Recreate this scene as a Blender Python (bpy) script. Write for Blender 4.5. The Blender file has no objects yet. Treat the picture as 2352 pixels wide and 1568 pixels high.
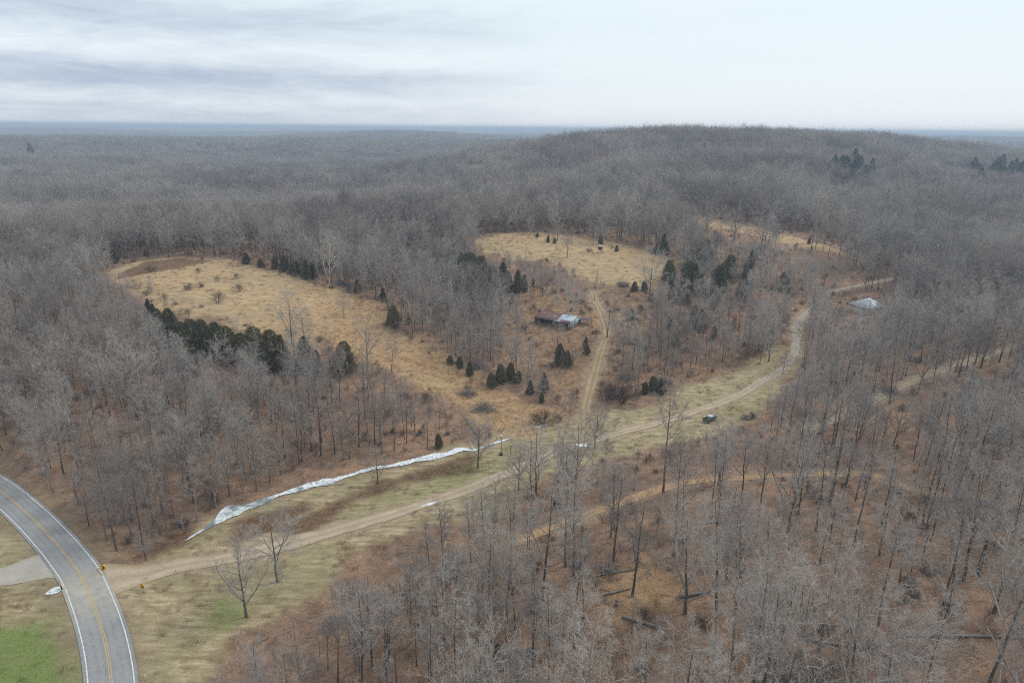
import bpy, math, random
import numpy as np
from mathutils import Vector, Matrix

rng = np.random.default_rng(11)
random.seed(11)
S = bpy.context.scene
COL = S.collection

# ------------------------------------------------------------------ camera
CAM_Z = 85.0
FPX, CX, CY = 1568.0, 1176.0, 784.0          # photo measured on a 2352 x 1568 grid, 24 mm equivalent lens
PITCH, ROLL = math.atan(0.3123), 0.0093
Fv = np.array([0, math.cos(PITCH), -math.sin(PITCH)])
D0 = np.array([0, -math.sin(PITCH), -math.cos(PITCH)])
X0 = np.array([1.0, 0, 0])
Rv = math.cos(ROLL) * X0 - math.sin(ROLL) * D0
Dv = math.sin(ROLL) * X0 + math.cos(ROLL) * D0
CAM = np.array([0, 0, CAM_Z])
cd = bpy.data.cameras.new("camera")
cd.sensor_width, cd.lens, cd.sensor_fit = 36.0, 24.0, 'HORIZONTAL'
cd.clip_start, cd.clip_end = 1.0, 60000.0
cam = bpy.data.objects.new("camera", cd)
COL.objects.link(cam)
cam.matrix_world = Matrix(((Rv[0], -Dv[0], -Fv[0], 0), (Rv[1], -Dv[1], -Fv[1], 0), (Rv[2], -Dv[2], -Fv[2], CAM_Z), (0, 0, 0, 1)))
S.camera = cam
S.render.resolution_x, S.render.resolution_y = 1024, 682

# ------------------------------------------------------------------ exposure and light
S.view_settings.view_transform = 'Standard'
S.view_settings.look = 'None'
S.view_settings.exposure = 0.06
S.view_settings.gamma = 1.0
S.cycles.max_bounces = 6
S.cycles.diffuse_bounces = 4
S.cycles.glossy_bounces = 1
S.cycles.transmission_bounces = 1
S.cycles.transparent_max_bounces = 4
S.cycles.volume_bounces = 0
S.cycles.use_denoising = False
S.cycles.pixel_filter_type = 'BLACKMAN_HARRIS'
S.cycles.filter_width = 1.05
S.cycles.caustics_reflective = S.cycles.caustics_refractive = False
SUN_EL, SUN_ROT = math.radians(48), math.radians(70)

sd = bpy.data.lights.new("sun", 'SUN')
sd.energy, sd.angle, sd.color = 1.5, math.radians(14), (1.0, 0.96, 0.9)
sun = bpy.data.objects.new("sun", sd)
COL.objects.link(sun)
sun.rotation_euler = (math.pi / 2 - SUN_EL, 0, math.pi - SUN_ROT)


class NT:
    """Small wrapper that makes shader trees short to write."""
    def __init__(self, tree):
        self.t = tree
        tree.nodes.clear()

    def n(self, kind, _in=None, **kw):
        nd = self.t.nodes.new(kind)
        for k, v in kw.items():
            setattr(nd, k, v)
        for k, v in (_in or {}).items():
            self.s(nd.inputs[k], v)
        return nd

    def s(self, sock, v):
        if isinstance(v, bpy.types.NodeSocket):
            self.t.links.new(v, sock)
        else:
            sock.default_value = v

    def math(self, op, a, b=0.0, c=0.0, clamp=False):
        nd = self.t.nodes.new('ShaderNodeMath')
        nd.operation, nd.use_clamp = op, clamp
        for i, v in enumerate((a, b, c)):
            self.s(nd.inputs[i], v)
        return nd.outputs[0]

    def mix(self, f, a, b, blend='MIX'):
        nd = self.t.nodes.new('ShaderNodeMix')
        nd.data_type, nd.blend_type = 'RGBA', blend
        nd.clamp_factor = True
        self.s(nd.inputs[0], f)
        self.s(nd.inputs[6], a if isinstance(a, bpy.types.NodeSocket) else (*a, 1))
        self.s(nd.inputs[7], b if isinstance(b, bpy.types.NodeSocket) else (*b, 1))
        return nd.outputs[2]

    def ramp(self, f, stops, interp='LINEAR'):
        nd = self.t.nodes.new('ShaderNodeValToRGB')
        cr = nd.color_ramp
        cr.interpolation = interp
        while len(cr.elements) < len(stops):
            cr.elements.new(0.5)
        for e, (p, c) in zip(cr.elements, stops):
            e.position = p
            e.color = (c, c, c, 1) if isinstance(c, (int, float)) else (*c, 1)
        self.s(nd.inputs[0], f)
        return nd.outputs[0]

    def noise(self, vec, scale, detail=3, rough=0.55, dist=0.0):
        nd = self.n('ShaderNodeTexNoise', {'Scale': scale, 'Detail': detail, 'Roughness': rough, 'Distortion': dist})
        if vec is not None:
            self.s(nd.inputs['Vector'], vec)
        return nd.outputs['Fac']


w = bpy.data.worlds.new("World")
S.world = w
w.use_nodes = True
T = NT(w.node_tree)
tc = T.n('ShaderNodeTexCoord').outputs['Generated']
sky = T.n('ShaderNodeTexSky', sky_type='NISHITA', sun_disc=False, sun_elevation=SUN_EL, sun_rotation=SUN_ROT,
          air_density=1.0, dust_density=2.0, ozone_density=1.0)
sx = T.n('ShaderNodeSeparateXYZ', {0: tc})
dx, dz = sx.outputs[0], sx.outputs[2]
streak = T.n('ShaderNodeMapping', {'Vector': tc, 'Scale': (2.2, 2.2, 13.0), 'Location': (1.7, 0.4, 0.3)}).outputs[0]
n1 = T.noise(streak, 1.6, 8, 0.62, 0.5)
n2 = T.noise(streak, 4.2, 8, 0.66, 0.5)
warp = T.math('MULTIPLY_ADD', T.math('SUBTRACT', n1, 0.5), 0.05, dz)


def band(centre, width):
    q = T.math('DIVIDE', T.math('SUBTRACT', warp, centre), width)
    return T.math('EXPONENT', T.math('MULTIPLY', T.math('MULTIPLY', q, q), -1.0))


left = T.ramp(T.math('MULTIPLY_ADD', T.math('ADD', dx, T.math('MULTIPLY', T.math('SUBTRACT', n1, 0.5), 0.5)), 1.0, 0.5),
              [(0.0, 1.0), (0.3, 0.75), (0.56, 0.12), (0.8, 0.0)])
grey = T.math('ADD', T.math('MULTIPLY', band(0.125, 0.024), 0.72), T.math('MULTIPLY', band(0.058, 0.02), 0.95))
grey = T.math('ADD', grey, T.math('MULTIPLY', band(0.015, 0.016), 0.55))
grey = T.math('ADD', grey, T.math('MULTIPLY', T.math('SUBTRACT', n2, 0.5), 1.35))
grey = T.math('MULTIPLY', grey, left, clamp=True)
low = T.ramp(dz, [(0.0, 1.0), (0.05, 0.35), (0.12, 0.0)])
white = T.mix(low, (0.82, 0.925, 0.98), (0.905, 0.93, 0.965))
white = T.mix(T.math('MULTIPLY', T.math('SUBTRACT', n1, 0.35), 0.6, clamp=True), white, (0.93, 0.975, 0.99))
cloud = T.mix(grey, white, (.475, .555, .69))
below = T.ramp(T.math('MULTIPLY_ADD', dz, 4.0, 0.5), [(0.3, 0.0), (0.5, 1.0)])
cloud = T.mix(below, (0.35, 0.34, 0.36), cloud)
bg1 = T.n('ShaderNodeBackground', {'Color': sky.outputs[0], 'Strength': 0.1})
bg2 = T.n('ShaderNodeBackground', {'Color': cloud, 'Strength': 1.0})
mx = T.n('ShaderNodeMixShader', {0: 0.93, 1: bg1.outputs[0], 2: bg2.outputs[0]})
T.n('ShaderNodeOutputWorld', {0: mx.outputs[0]})


# ------------------------------------------------------------------ tags and mesh helpers
def tag(o, label=None, cat=None, group=None, kind=None):
    if label: o['label'] = label
    if cat: o['category'] = cat
    if group: o['group'] = group
    if kind: o['kind'] = kind
    return o


def empty(name, loc, rz=0.0, scale=1.0):
    o = bpy.data.objects.new(name, None)
    COL.objects.link(o)
    o.location = loc
    o.rotation_euler = (0, 0, rz)
    o.scale = (scale,) * 3
    o.empty_display_size = 0.2
    return o


class MB:
    """Collects vertices, quads and triangles (numpy) and links them as one mesh object."""
    def __init__(self):
        self.v, self.q, self.t, self.qm, self.tm, self.nv = [], [], [], [], [], 0

    def add(self, v, q=None, t=None, m=0):
        v = np.asarray(v, float).reshape(-1, 3)
        if q is not None and len(q):
            q = np.asarray(q, int).reshape(-1, 4)
            self.q.append(q + self.nv); self.qm.append(np.full(len(q), m))
        if t is not None and len(t):
            t = np.asarray(t, int).reshape(-1, 3)
            self.t.append(t + self.nv); self.tm.append(np.full(len(t), m))
        self.v.append(v); self.nv += len(v)
        return self

    def box(self, c, s, rz=0.0, m=0):
        c, s = np.array(c, float), np.array(s, float) / 2
        p = np.array([[x, y, z] for z in (-1, 1) for y in (-1, 1) for x in (-1, 1)], float) * s
        cs, sn = math.cos(rz), math.sin(rz)
        p = np.stack([p[:, 0] * cs - p[:, 1] * sn, p[:, 0] * sn + p[:, 1] * cs, p[:, 2]], 1) + c
        return self.add(p, [[0, 2, 3, 1], [4, 5, 7, 6], [0, 1, 5, 4], [1, 3, 7, 5], [3, 2, 6, 7], [2, 0, 4, 6]], m=m)

    def prism(self, poly, axis, a, b, m=0):
        """Extrudes a 2-D outline (in the two other axes) from a to b along axis."""
        n = len(poly)
        o = [i for i in range(3) if i != axis]
        v = np.zeros((2 * n, 3))
        for k, (p, r) in enumerate(poly):
            v[k, o[0]] = v[n + k, o[0]] = p
            v[k, o[1]] = v[n + k, o[1]] = r
        v[:n, axis], v[n:, axis] = a, b
        q = [[k, (k + 1) % n, n + (k + 1) % n, n + k] for k in range(n)]
        c0 = len(v)
        v = np.vstack([v, v[:n].mean(0), v[n:].mean(0)])
        t = [[c0, (k + 1) % n, k] for k in range(n)] + [[c0 + 1, n + k, n + (k + 1) % n] for k in range(n)]
        return self.add(v, q, t, m)

    def tubes(self, P, R, sides, m=0, cap=False):
        P, R = np.asarray(P, float), np.asarray(R, float)
        M, n = R.shape
        Tn = np.gradient(P, axis=1)
        Tn /= np.linalg.norm(Tn, axis=2, keepdims=True) + 1e-9
        ref = np.where(np.abs(Tn[:, :1, 2:3]) > 0.8, np.array([1.0, 0, 0]), np.array([0, 0, 1.0]))
        A = np.cross(Tn, np.broadcast_to(ref, Tn.shape))
        A /= np.linalg.norm(A, axis=2, keepdims=True) + 1e-9
        B = np.cross(Tn, A)
        ang = np.arange(sides) * 2 * math.pi / sides
        v = P[:, :, None] + R[:, :, None, None] * (np.cos(ang)[None, None, :, None] * A[:, :, None] + np.sin(ang)[None, None, :, None] * B[:, :, None])
        base = (np.arange(M) * n * sides)[:, None, None] + (np.arange(n - 1) * sides)[None, :, None]
        k = np.arange(sides)[None, None]
        k2 = (k + 1) % sides
        q = np.stack([base + k, base + k2, base + sides + k2, base + sides + k], -1).reshape(-1, 4)
        t = None
        if cap:
            t = []
            for mi in range(M):
                b0, b1 = mi * n * sides, mi * n * sides + (n - 1) * sides
                t += [[b0, b0 + i + 1, b0 + i] for i in range(1, sides - 1)] + [[b1, b1 + i, b1 + i + 1] for i in range(1, sides - 1)]
        return self.add(v.reshape(-1, 3), q, t, m)

    def spikes(self, p0, p1, wd, m=0):
        """Thin tapering twigs: one triangle each."""
        d = p1 - p0
        d /= np.linalg.norm(d, axis=1, keepdims=True) + 1e-9
        s = np.cross(d, rng.normal(size=d.shape))
        s /= np.linalg.norm(s, axis=1, keepdims=True) + 1e-9
        s *= np.asarray(wd).reshape(-1, 1) / 2
        v = np.stack([p0 - s, p0 + s, p1], 1).reshape(-1, 3)
        return self.add(v, t=np.arange(len(v)).reshape(-1, 3), m=m)

    def mesh(self, name, mats, smooth=False):
        me = bpy.data.meshes.new(name)
        v = np.vstack(self.v)
        q = np.vstack(self.q) if self.q else np.zeros((0, 4), int)
        t = np.vstack(self.t) if self.t else np.zeros((0, 3), int)
        me.vertices.add(len(v))
        me.vertices.foreach_set('co', v.astype(np.float32).ravel())
        lp = np.concatenate([q.ravel(), t.ravel()]).astype(np.int32)
        me.loops.add(len(lp))
        me.loops.foreach_set('vertex_index', lp)
        nf = len(q) + len(t)
        me.polygons.add(nf)
        st = np.concatenate([np.arange(len(q)) * 4, len(q) * 4 + np.arange(len(t)) * 3]).astype(np.int32)
        me.polygons.foreach_set('loop_start', st)
        mi = np.concatenate([np.concatenate(self.qm) if self.qm else [], np.concatenate(self.tm) if self.tm else []]).astype(np.int32)
        for mt in (mats if isinstance(mats, (list, tuple)) else [mats]):
            me.materials.append(mt)
        me.polygons.foreach_set('material_index', mi)
        if smooth:
            me.polygons.foreach_set('use_smooth', np.ones(nf, bool))
        me.update(calc_edges=True)
        me.validate()
        return me

    def build(self, name, mats, parent=None, smooth=False):
        o = bpy.data.objects.new(name, self.mesh(name, mats, smooth))
        COL.objects.link(o)
        if parent: o.parent = parent
        return o


# ------------------------------------------------------------------ noise, splines, pixels to rays
def _h(ix, iy, s):
    v = np.sin(ix * 127.1 + iy * 311.7 + s * 74.7) * 43758.5453
    return v - np.floor(v)


def vnoise(x, y, s=0):
    ix, iy = np.floor(x), np.floor(y)
    fx, fy = x - ix, y - iy
    fx, fy = fx * fx * (3 - 2 * fx), fy * fy * (3 - 2 * fy)
    a, b = _h(ix, iy, s), _h(ix + 1, iy, s)
    c, d = _h(ix, iy + 1, s), _h(ix + 1, iy + 1, s)
    return (a + (b - a) * fx) * (1 - fy) + (c + (d - c) * fx) * fy


def fbm(x, y, lam, s=0, oc=4):
    r, a, t = 0, 1.0, 0
    for k in range(oc):
        r = r + a * (vnoise(x / lam + 17.3 * k, y / lam - 9.1 * k, s + k) - 0.5)
        t += a; a *= 0.5; lam *= 0.5
    return r / t * 2


def sstep(a, b, x):
    t = np.clip((x - a) / (b - a), 0, 1)
    return t * t * (3 - 2 * t)


def ray(px, py):
    u, v = (np.asarray(px, float) - CX) / FPX, (np.asarray(py, float) - CY) / FPX
    return Fv + u[..., None] * Rv + v[..., None] * Dv


def project(p):
    """World points -> pixel x, y and depth."""
    d = np.asarray(p, float) - CAM
    z = d @ Fv
    zz = np.where(z > 1, z, 1)
    return CX + FPX * (d @ Rv) / zz, CY + FPX * (d @ Dv) / zz, z


def catmull(P, step):
    P = np.asarray(P, float)
    Q = np.vstack([2 * P[0] - P[1], P, 2 * P[-1] - P[-2]])
    out = []
    for i in range(1, len(Q) - 2):
        n = max(2, int(np.linalg.norm(Q[i + 1] - Q[i]) / step))
        t = (np.arange(n) / n)[:, None]
        out.append(0.5 * (2 * Q[i] + (Q[i + 1] - Q[i - 1]) * t + (2 * Q[i - 1] - 5 * Q[i] + 4 * Q[i + 1] - Q[i + 2]) * t ** 2
                          + (3 * Q[i] - Q[i - 1] - 3 * Q[i + 1] + Q[i + 2]) * t ** 3))
    out.append(P[-1:])
    return np.vstack(out)


# ------------------------------------------------------------------ the lie of the land
# heights (m above the valley road) at points of the photograph, each set on its own sight line
HZ = [(0, 1120, 0), (150, 1240, 0), (235, 1400, 0), (255, 1560, 0), (0, 1300, 0), (0, 1500, -.3), (100, 1400, -.2),
      (430, 1240, -.5), (500, 1195, -.5), (760, 1100, -.4), (1000, 1045, 0), (1160, 1000, .3), (1330, 960, .6), (1560, 900, 1.8),
      (1800, 820, 3), (1840, 740, 4.5), (1900, 660, 7), (2050, 640, 10),
      (700, 1250, .2), (900, 1180, .2), (1150, 1100, .6), (1500, 960, 1.7), (1680, 920, 2.2), (1400, 1000, 1), (380, 1400, 0), (550, 1400, .2),
      (800, 1400, 1), (1000, 1250, 1.3), (1250, 1200, 4), (1560, 1110, 6), (1880, 1090, 9), (1200, 1450, 6), (1500, 1400, 9), (1300, 1560, 8),
      (1800, 1350, 12.5), (2000, 1560, 15), (2300, 1530, 16.5), (2300, 1250, 15.5), (1700, 1050, 5), (1900, 970, 5), (2100, 880, 8),
      (2350, 1080, 15), (2352, 790, 12.5), (2200, 980, 10), (2000, 800, 6), (2200, 700, 11), (1980, 720, 6), (900, 1560, 4), (600, 1560, .6),
      (250, 630, 24), (350, 595, 25), (560, 600, 26), (700, 650, 24), (850, 700, 18), (900, 790, 8.5), (600, 700, 21), (480, 690, 22.5),
      (750, 760, 14.5), (1000, 830, 6), (1100, 880, 4), (1250, 950, 1.3), (500, 900, 10), (300, 1000, 6), (100, 900, 10), (0, 800, 16), (0, 650, 22),
      (300, 560, 25.5), (700, 560, 24.5), (1100, 545, 26), (1320, 530, 25.5), (1550, 600, 20), (1400, 655, 15.5), (1200, 590, 22),
      (1000, 700, 11), (950, 620, 15.5), (1285, 745, 10), (1200, 850, 4.5), (1340, 900, 2.2), (1390, 780, 8.5), (1370, 690, 13), (1550, 750, 10),
      (1650, 830, 4), (1750, 760, 6), (1600, 500, 30), (1980, 600, 16.5), (1600, 580, 22.5), (1750, 540, 25)]
# ... and at (pixel x, world y) beyond, or plain world points
HY = [(1350, 450, 26), (1420, 560, 32), (1410, 750, 46), (1560, 760, 45), (1700, 760, 42), (1490, 1000, 55), (1560, 1030, 57), (1740, 1060, 54), (1250, 1000, 42), (1100, 900, 32), (1000, 820, 23),
      (200, 440, 15), (200, 490, 12), (200, 560, 8), (200, 640, 13), (600, 560, 11), (500, 440, 16), (300, 800, 8), (300, 1100, 16), (700, 700, 9), (900, 1000, 12), (750, 1000, 8), (600, 850, 15),
      (2200, 480, 8), (2200, 750, 12), (2200, 1300, 18), (1880, 1350, 46), (1950, 1200, 46), (2100, 1300, 37), (1800, 650, 33), (2000, 700, 21), (2000, 900, 30), (2300, 900, 14),
      (1100, 1400, 14), (1250, 1500, 24), (1000, 1300, 10), (400, 1500, 18), (300, 2000, 22), (800, 1900, 10), (1100, 2000, 12), (1400, 1700, 40), (1650, 1700, 44), (1900, 1900, 38), (2000, 2000, 38), (2280, 2000, 36)]
HW = [(-900, 600, 8), (-900, 1100, 14), (-400, 900, 12), (-100, 1400, 18), (420, 1500, 34), (900, 900, 15), (900, 1500, 20), (500, 640, 12),
      (-600, 300, 18), (-480, 150, 12), (-300, 60, 2), (-100, 0, 0), (0, 0, 4), (100, 0, 20), (300, 0, 28), (300, 150, 21), (500, 220, 20),
      (-300, -200, 2), (300, -200, 25), (1000, 300, 18), (-1000, -200, 8), (-1200, 1700, 14), (1300, 1700, 22), (0, 1800, 22), (-700, 1600, 16), (700, 420, 16)]
ctrl = []
for px, py, z in HZ:
    d = ray(px, py)
    ctrl.append(CAM + d * ((CAM_Z - z) / -d[2]))
for px, yw, z in HY:
    ctrl.append([(px - CX) / FPX * yw * 1.03, yw, z])
ctrl += [list(p) for p in HW]
ctrl = np.array(ctrl, float)
_SC = 300.0


def _phi(r2):
    return np.where(r2 > 1e-12, 0.5 * r2 * np.log(r2 + 1e-12), 0)


def _tps():
    P = ctrl[:, :2] / _SC
    n = len(P)
    K = _phi(((P[:, None] - P[None]) ** 2).sum(-1)) + 0.004 * np.eye(n)
    Q = np.hstack([np.ones((n, 1)), P])
    A = np.block([[K, Q], [Q.T, np.zeros((3, 3))]])
    return np.linalg.solve(A, np.concatenate([ctrl[:, 2], np.zeros(3)]))


_W = _tps()


def far_land(x, y):
    r = np.hypot(x, y)
    lf = 1 - sstep(-1700, -300, x - .12 * y)                     # the broad far valley on the left
    z = 20 - 14 * lf * sstep(2300, 3400, y) + 26 * fbm(x * .7, y * 1.7, 1500, 5, 4) + 16 * fbm(x * .6, y * 1.3, 420, 9, 3)
    z = z + 40 * np.exp(-((x + 420) / 560) ** 2 - ((y - 3050) / 420) ** 2)
    z = z + 24 * np.exp(-((x - 1500) / 700) ** 2 - ((y - 2500) / 350) ** 2)
    z = z + 22 * np.exp(-((x - 2600) / 900) ** 2 - ((y - 4200) / 500) ** 2)
    z = z + 22 * lf * np.exp(-((y - 5400 - .2 * x) / 600) ** 2)
    hz = 77 + 13 * fbm(x, y * 0.4, 1900, 21, 3)
    return z + (hz - z) * sstep(6300, 11500, r)


def land0(x, y):
    x, y = np.asarray(x, float), np.asarray(y, float)
    sh = x.shape
    x, y = x.ravel(), y.ravel()
    r = np.hypot(x, y)
    k = 1 - sstep(1300, 2100, r)
    z = np.zeros_like(x)
    near = k > 0
    if near.any():
        P = ctrl[:, :2] / _SC
        xn, yn = x[near], y[near]
        o = np.empty(len(xn))
        for i in range(0, len(xn), 20000):
            q = np.stack([xn[i:i + 20000], yn[i:i + 20000]], 1) / _SC
            o[i:i + 20000] = _phi(((q[:, None] - P[None]) ** 2).sum(-1)) @ _W[:-3] + _W[-3] + q @ _W[-2:]
        rn = r[near]
        o = np.clip(o, -3, 75)
        o += 21 * sstep(430, 850, rn) * fbm(xn * .45, yn, 240, 3, 2) + 3 * sstep(400, 600, rn) * fbm(xn, yn, 90, 8, 2)
        o += 0.35 * fbm(xn, yn, 22, 4, 3)
        z[near] = o
    f = ~(k >= 1)
    zf = np.zeros_like(x)
    if f.any():
        zf[f] = far_land(x[f], y[f])
    return (z * k + zf * (1 - k)).reshape(sh)


def march(px, py, fn, dmax=4000.0):
    px, py = np.atleast_1d(np.asarray(px, float)), np.atleast_1d(np.asarray(py, float))
    d = ray(px, py)
    ts = np.geomspace(40, dmax, 420)
    p = CAM + d[:, None] * ts[None, :, None]
    g = p[..., 2] - fn(p[..., 0], p[..., 1])
    hit = g < 0
    i = np.where(hit.any(1), hit.argmax(1), len(ts) - 1)
    i = np.maximum(i, 1)
    a, b = ts[i - 1], ts[i]
    for _ in range(14):
        m = (a + b) / 2
        q = CAM + d * m[:, None]
        up = q[:, 2] > fn(q[:, 0], q[:, 1])
        a, b = np.where(up, m, a), np.where(up, b, m)
    return CAM + d * ((a + b) / 2)[:, None]


def line_of(pts, step=2.0):
    p = np.array(pts, float)
    return catmull(march(p[:, 0], p[:, 1], land0)[:, :2], step)


ROAD = line_of([(-420, 840), (-300, 905), (-180, 985), (-80, 1062), (0, 1126), (67, 1185), (118, 1238), (153, 1281), (188, 1330), (213, 1387),
                (231, 1438), (245, 1491), (256, 1568), (258, 1700), (250, 1900)], 2.0)
TRACKS = {
    'main': (line_of([(236, 1340), (300, 1325), (400, 1300), (520, 1283), (650, 1250), (800, 1210), (950, 1165), (1100, 1112), (1200, 1072), (1300, 1030),
                      (1440, 990), (1560, 957), (1680, 915), (1760, 870), (1812, 832), (1828, 790), (1832, 745), (1868, 706), (1905, 672), (1990, 652), (2060, 640), (2140, 636)], 1.5), 1.75),
    'barn': (line_of([(1352, 985), (1345, 945), (1358, 885), (1378, 810), (1392, 768), (1390, 735), (1372, 700), (1360, 668)], 1.5), 1.7),
    'slope': (line_of([(1195, 1240), (1300, 1200), (1400, 1163), (1560, 1112), (1700, 1098), (1880, 1090), (2010, 1092), (2120, 1130), (2352, 1150)], 1.5), 1.25),
    'bench': (line_of([(1850, 985), (1930, 958), (2020, 912), (2110, 872), (2210, 836), (2352, 790), (2480, 765)], 1.5), 1.6),
    'pull': (line_of([(150, 1300), (100, 1307), (40, 1318), (-60, 1335), (-200, 1350)], 1.5), 2.6),
    'ridge': (line_of([(1590, 497), (1680, 515), (1780, 527), (1880, 551), (1990, 590)], 2.0), 1.8),
}
CREEKPX = [(425, 1238, .25), (459, 1217, .6), (491, 1200, 1.7), (531, 1172, 2.9), (594, 1152, 2.6), (659, 1127, 1.7), (710, 1113, 1.5),
           (756, 1102, 2.3), (812, 1085, 1.8), (866, 1072, 1.4), (959, 1056, 1.7), (1053, 1034, 1.9), (1100, 1026, 1.4), (1150, 1011, .8), (1180, 1001, .4)]
_c = march([c[0] for c in CREEKPX], [c[1] for c in CREEKPX], land0)
CREEK = catmull(np.column_stack([_c[:, :2], [c[2] for c in CREEKPX]]), 1.2)
UPPER = line_of([(1330, 975), (1420, 955), (1480, 925), (1540, 895), (1600, 870), (1680, 840), (1740, 800), (1770, 760), (1800, 720)], 2.0)


def seg_dist(x, y, L):
    """Distance to a polyline, and the index of the nearest point."""
    best = np.full(x.shape, 1e9)
    idx = np.zeros(x.shape, int)
    for i in range(len(L)):
        d = (x - L[i, 0]) ** 2 + (y - L[i, 1]) ** 2
        m = d < best
        best[m], idx[m] = d[m], i
    return np.sqrt(best), idx


def near_line(x, y, L, reach):
    """Distances, computed only near the line."""
    d = np.full(x.shape, 1e9)
    m = (x > L[:, 0].min() - reach) & (x < L[:, 0].max() + reach) & (y > L[:, 1].min() - reach) & (y < L[:, 1].max() + reach)
    if m.any():
        d[m] = seg_dist(x[m], y[m], L)[0]
    return d


def smooth1(a, k):
    p = np.pad(a, k, mode='edge')
    return np.convolve(p, np.ones(2 * k + 1) / (2 * k + 1), 'valid')


TZ = {k: smooth1(land0(L[:, 0], L[:, 1]), 8) for k, (L, hw) in TRACKS.items()}
ROAD_Z = 0.45


def land(x, y):
    z = land0(x, y)
    for k, (L, hw) in TRACKS.items():
        m = (x > L[:, 0].min() - 9) & (x < L[:, 0].max() + 9) & (y > L[:, 1].min() - 9) & (y < L[:, 1].max() + 9)
        if m.any():
            d, i = seg_dist(x[m], y[m], L)
            t = 1 - sstep(hw + .5, hw + 4, d)
            z[m] = z[m] * (1 - t) + TZ[k][i] * t
    d = near_line(x, y, CREEK[:, :2], 12)
    z = z - 0.5 * np.exp(-(d / 3.0) ** 2)
    d = near_line(x, y, UPPER, 12)
    z = z - 0.6 * np.exp(-(d / 2.5) ** 2)
    d = near_line(x, y, ROAD, 16)
    t = 1 - sstep(4.6, 10.5, d)
    return z * (1 - t) + (ROAD_Z - 0.12) * t


def axis(lo, hi, step, far_lo, far_hi, g=1.05):
    a = list(np.arange(lo, hi + 1e-6, step))
    s = step
    while a[-1] < far_hi:
        s *= g; a.append(min(a[-1] + s, far_hi))
    s = step
    while a[0] > far_lo:
        s *= g; a.insert(0, max(a[0] - s, far_lo))
    return np.array(a)


XS = axis(-230, 250, 1.1, -13500, 13500)
YS = axis(62, 425, 1.1, -260, 15500)
GX, GY = np.meshgrid(XS, YS)
GZ = land(GX.copy(), GY.copy())


def gz(x, y):
    """Height of the built ground sheet."""
    x, y = np.asarray(x, float), np.asarray(y, float)
    i = np.clip(np.searchsorted(XS, x) - 1, 0, len(XS) - 2)
    j = np.clip(np.searchsorted(YS, y) - 1, 0, len(YS) - 2)
    fx, fy = (x - XS[i]) / (XS[i + 1] - XS[i]), (y - YS[j]) / (YS[j + 1] - YS[j])
    fx, fy = np.clip(fx, 0, 1), np.clip(fy, 0, 1)
    return (GZ[j, i] * (1 - fx) + GZ[j, i + 1] * fx) * (1 - fy) + (GZ[j + 1, i] * (1 - fx) + GZ[j + 1, i + 1] * fx) * fy


def at(px, py):
    """Where the sight line through a photo point meets the ground."""
    r = march(px, py, gz)
    return r[0] if np.ndim(px) == 0 else r


def ppm(p):
    """Photo pixels per metre at a world point."""
    return FPX / ((np.asarray(p) - CAM) @ Fv)


def poly_of(pts):
    p = np.array(pts, float)
    return at(p[:, 0], p[:, 1])[:, :2]


def poly_sd(x, y, P):
    """Signed distance to a closed outline, positive inside."""
    sh = x.shape
    x, y = x.ravel(), y.ravel()
    ins = np.zeros(len(x), bool)
    best = np.full(len(x), 1e18)
    for k in range(len(P)):
        x1, y1 = P[k]
        x2, y2 = P[(k + 1) % len(P)]
        dx_, dy_ = x2 - x1, y2 - y1
        t = np.clip(((x - x1) * dx_ + (y - y1) * dy_) / (dx_ * dx_ + dy_ * dy_ + 1e-9), 0, 1)
        best = np.minimum(best, (x - x1 - t * dx_) ** 2 + (y - y1 - t * dy_) ** 2)
        c = ((y1 > y) != (y2 > y)) & (x < dx_ * (y - y1) / (dy_ + 1e-12) + x1)
        ins ^= c
    return (np.sqrt(best) * np.where(ins, 1, -1)).reshape(sh)


FIELD = poly_of([(235, 628), (300, 600), (380, 590), (470, 592), (560, 603), (640, 622), (700, 643), (790, 668), (870, 700), (905, 760), (985, 795), (1080, 850), (1180, 905), (1275, 955),
                 (1210, 992), (1090, 955), (1000, 905), (900, 862), (840, 838), (760, 800), (640, 770), (540, 745), (430, 728), (350, 692), (285, 655)])
FIELD2 = poly_of([(1075, 556), (1150, 536), (1250, 536), (1330, 545), (1420, 560), (1500, 580), (1572, 600), (1530, 635), (1490, 655), (1420, 664), (1370, 660), (1325, 640), (1275, 612), (1180, 592), (1110, 580)])
STRIP = poly_of([(1540, 487), (1620, 497), (1760, 522), (1900, 556), (2005, 594), (1990, 612), (1890, 580), (1780, 558), (1640, 528), (1560, 508)])
HOLLOW = poly_of([(1150, 690), (1240, 665), (1330, 680), (1400, 670), (1470, 690), (1520, 745), (1480, 800), (1430, 850), (1415, 935), (1330, 965), (1290, 920), (1220, 860), (1150, 800)])
VALLEY = poly_of([(262, 1305), (330, 1290), (430, 1240), (505, 1195), (650, 1132), (760, 1102), (900, 1068), (1090, 1030), (1180, 1000), (1330, 962), (1480, 925), (1600, 872), (1720, 832), (1790, 800), (1845, 815),
                  (1800, 895), (1700, 965), (1620, 1000), (1480, 1035), (1330, 1075), (1230, 1110), (1130, 1180), (980, 1215), (880, 1260), (790, 1320), (660, 1400), (560, 1450), (530, 1560), (525, 1800), (240, 1800), (285, 1450)])
WEST = poly_of([(-700, 860), (-300, 950), (-120, 1040), (0, 1130), (110, 1240), (190, 1350), (225, 1450), (245, 1560), (240, 1850), (-900, 1850)])
GREEN = poly_of([(-60, 1440), (60, 1425), (140, 1430), (168, 1500), (150, 1568), (150, 1660), (-120, 1660)])
GREEN2 = poly_of([(490, 1370), (545, 1370), (560, 1420), (530, 1470), (480, 1420)])
GREEN3 = poly_of([(1690, 880), (1760, 850), (1780, 868), (1700, 905)])
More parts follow.
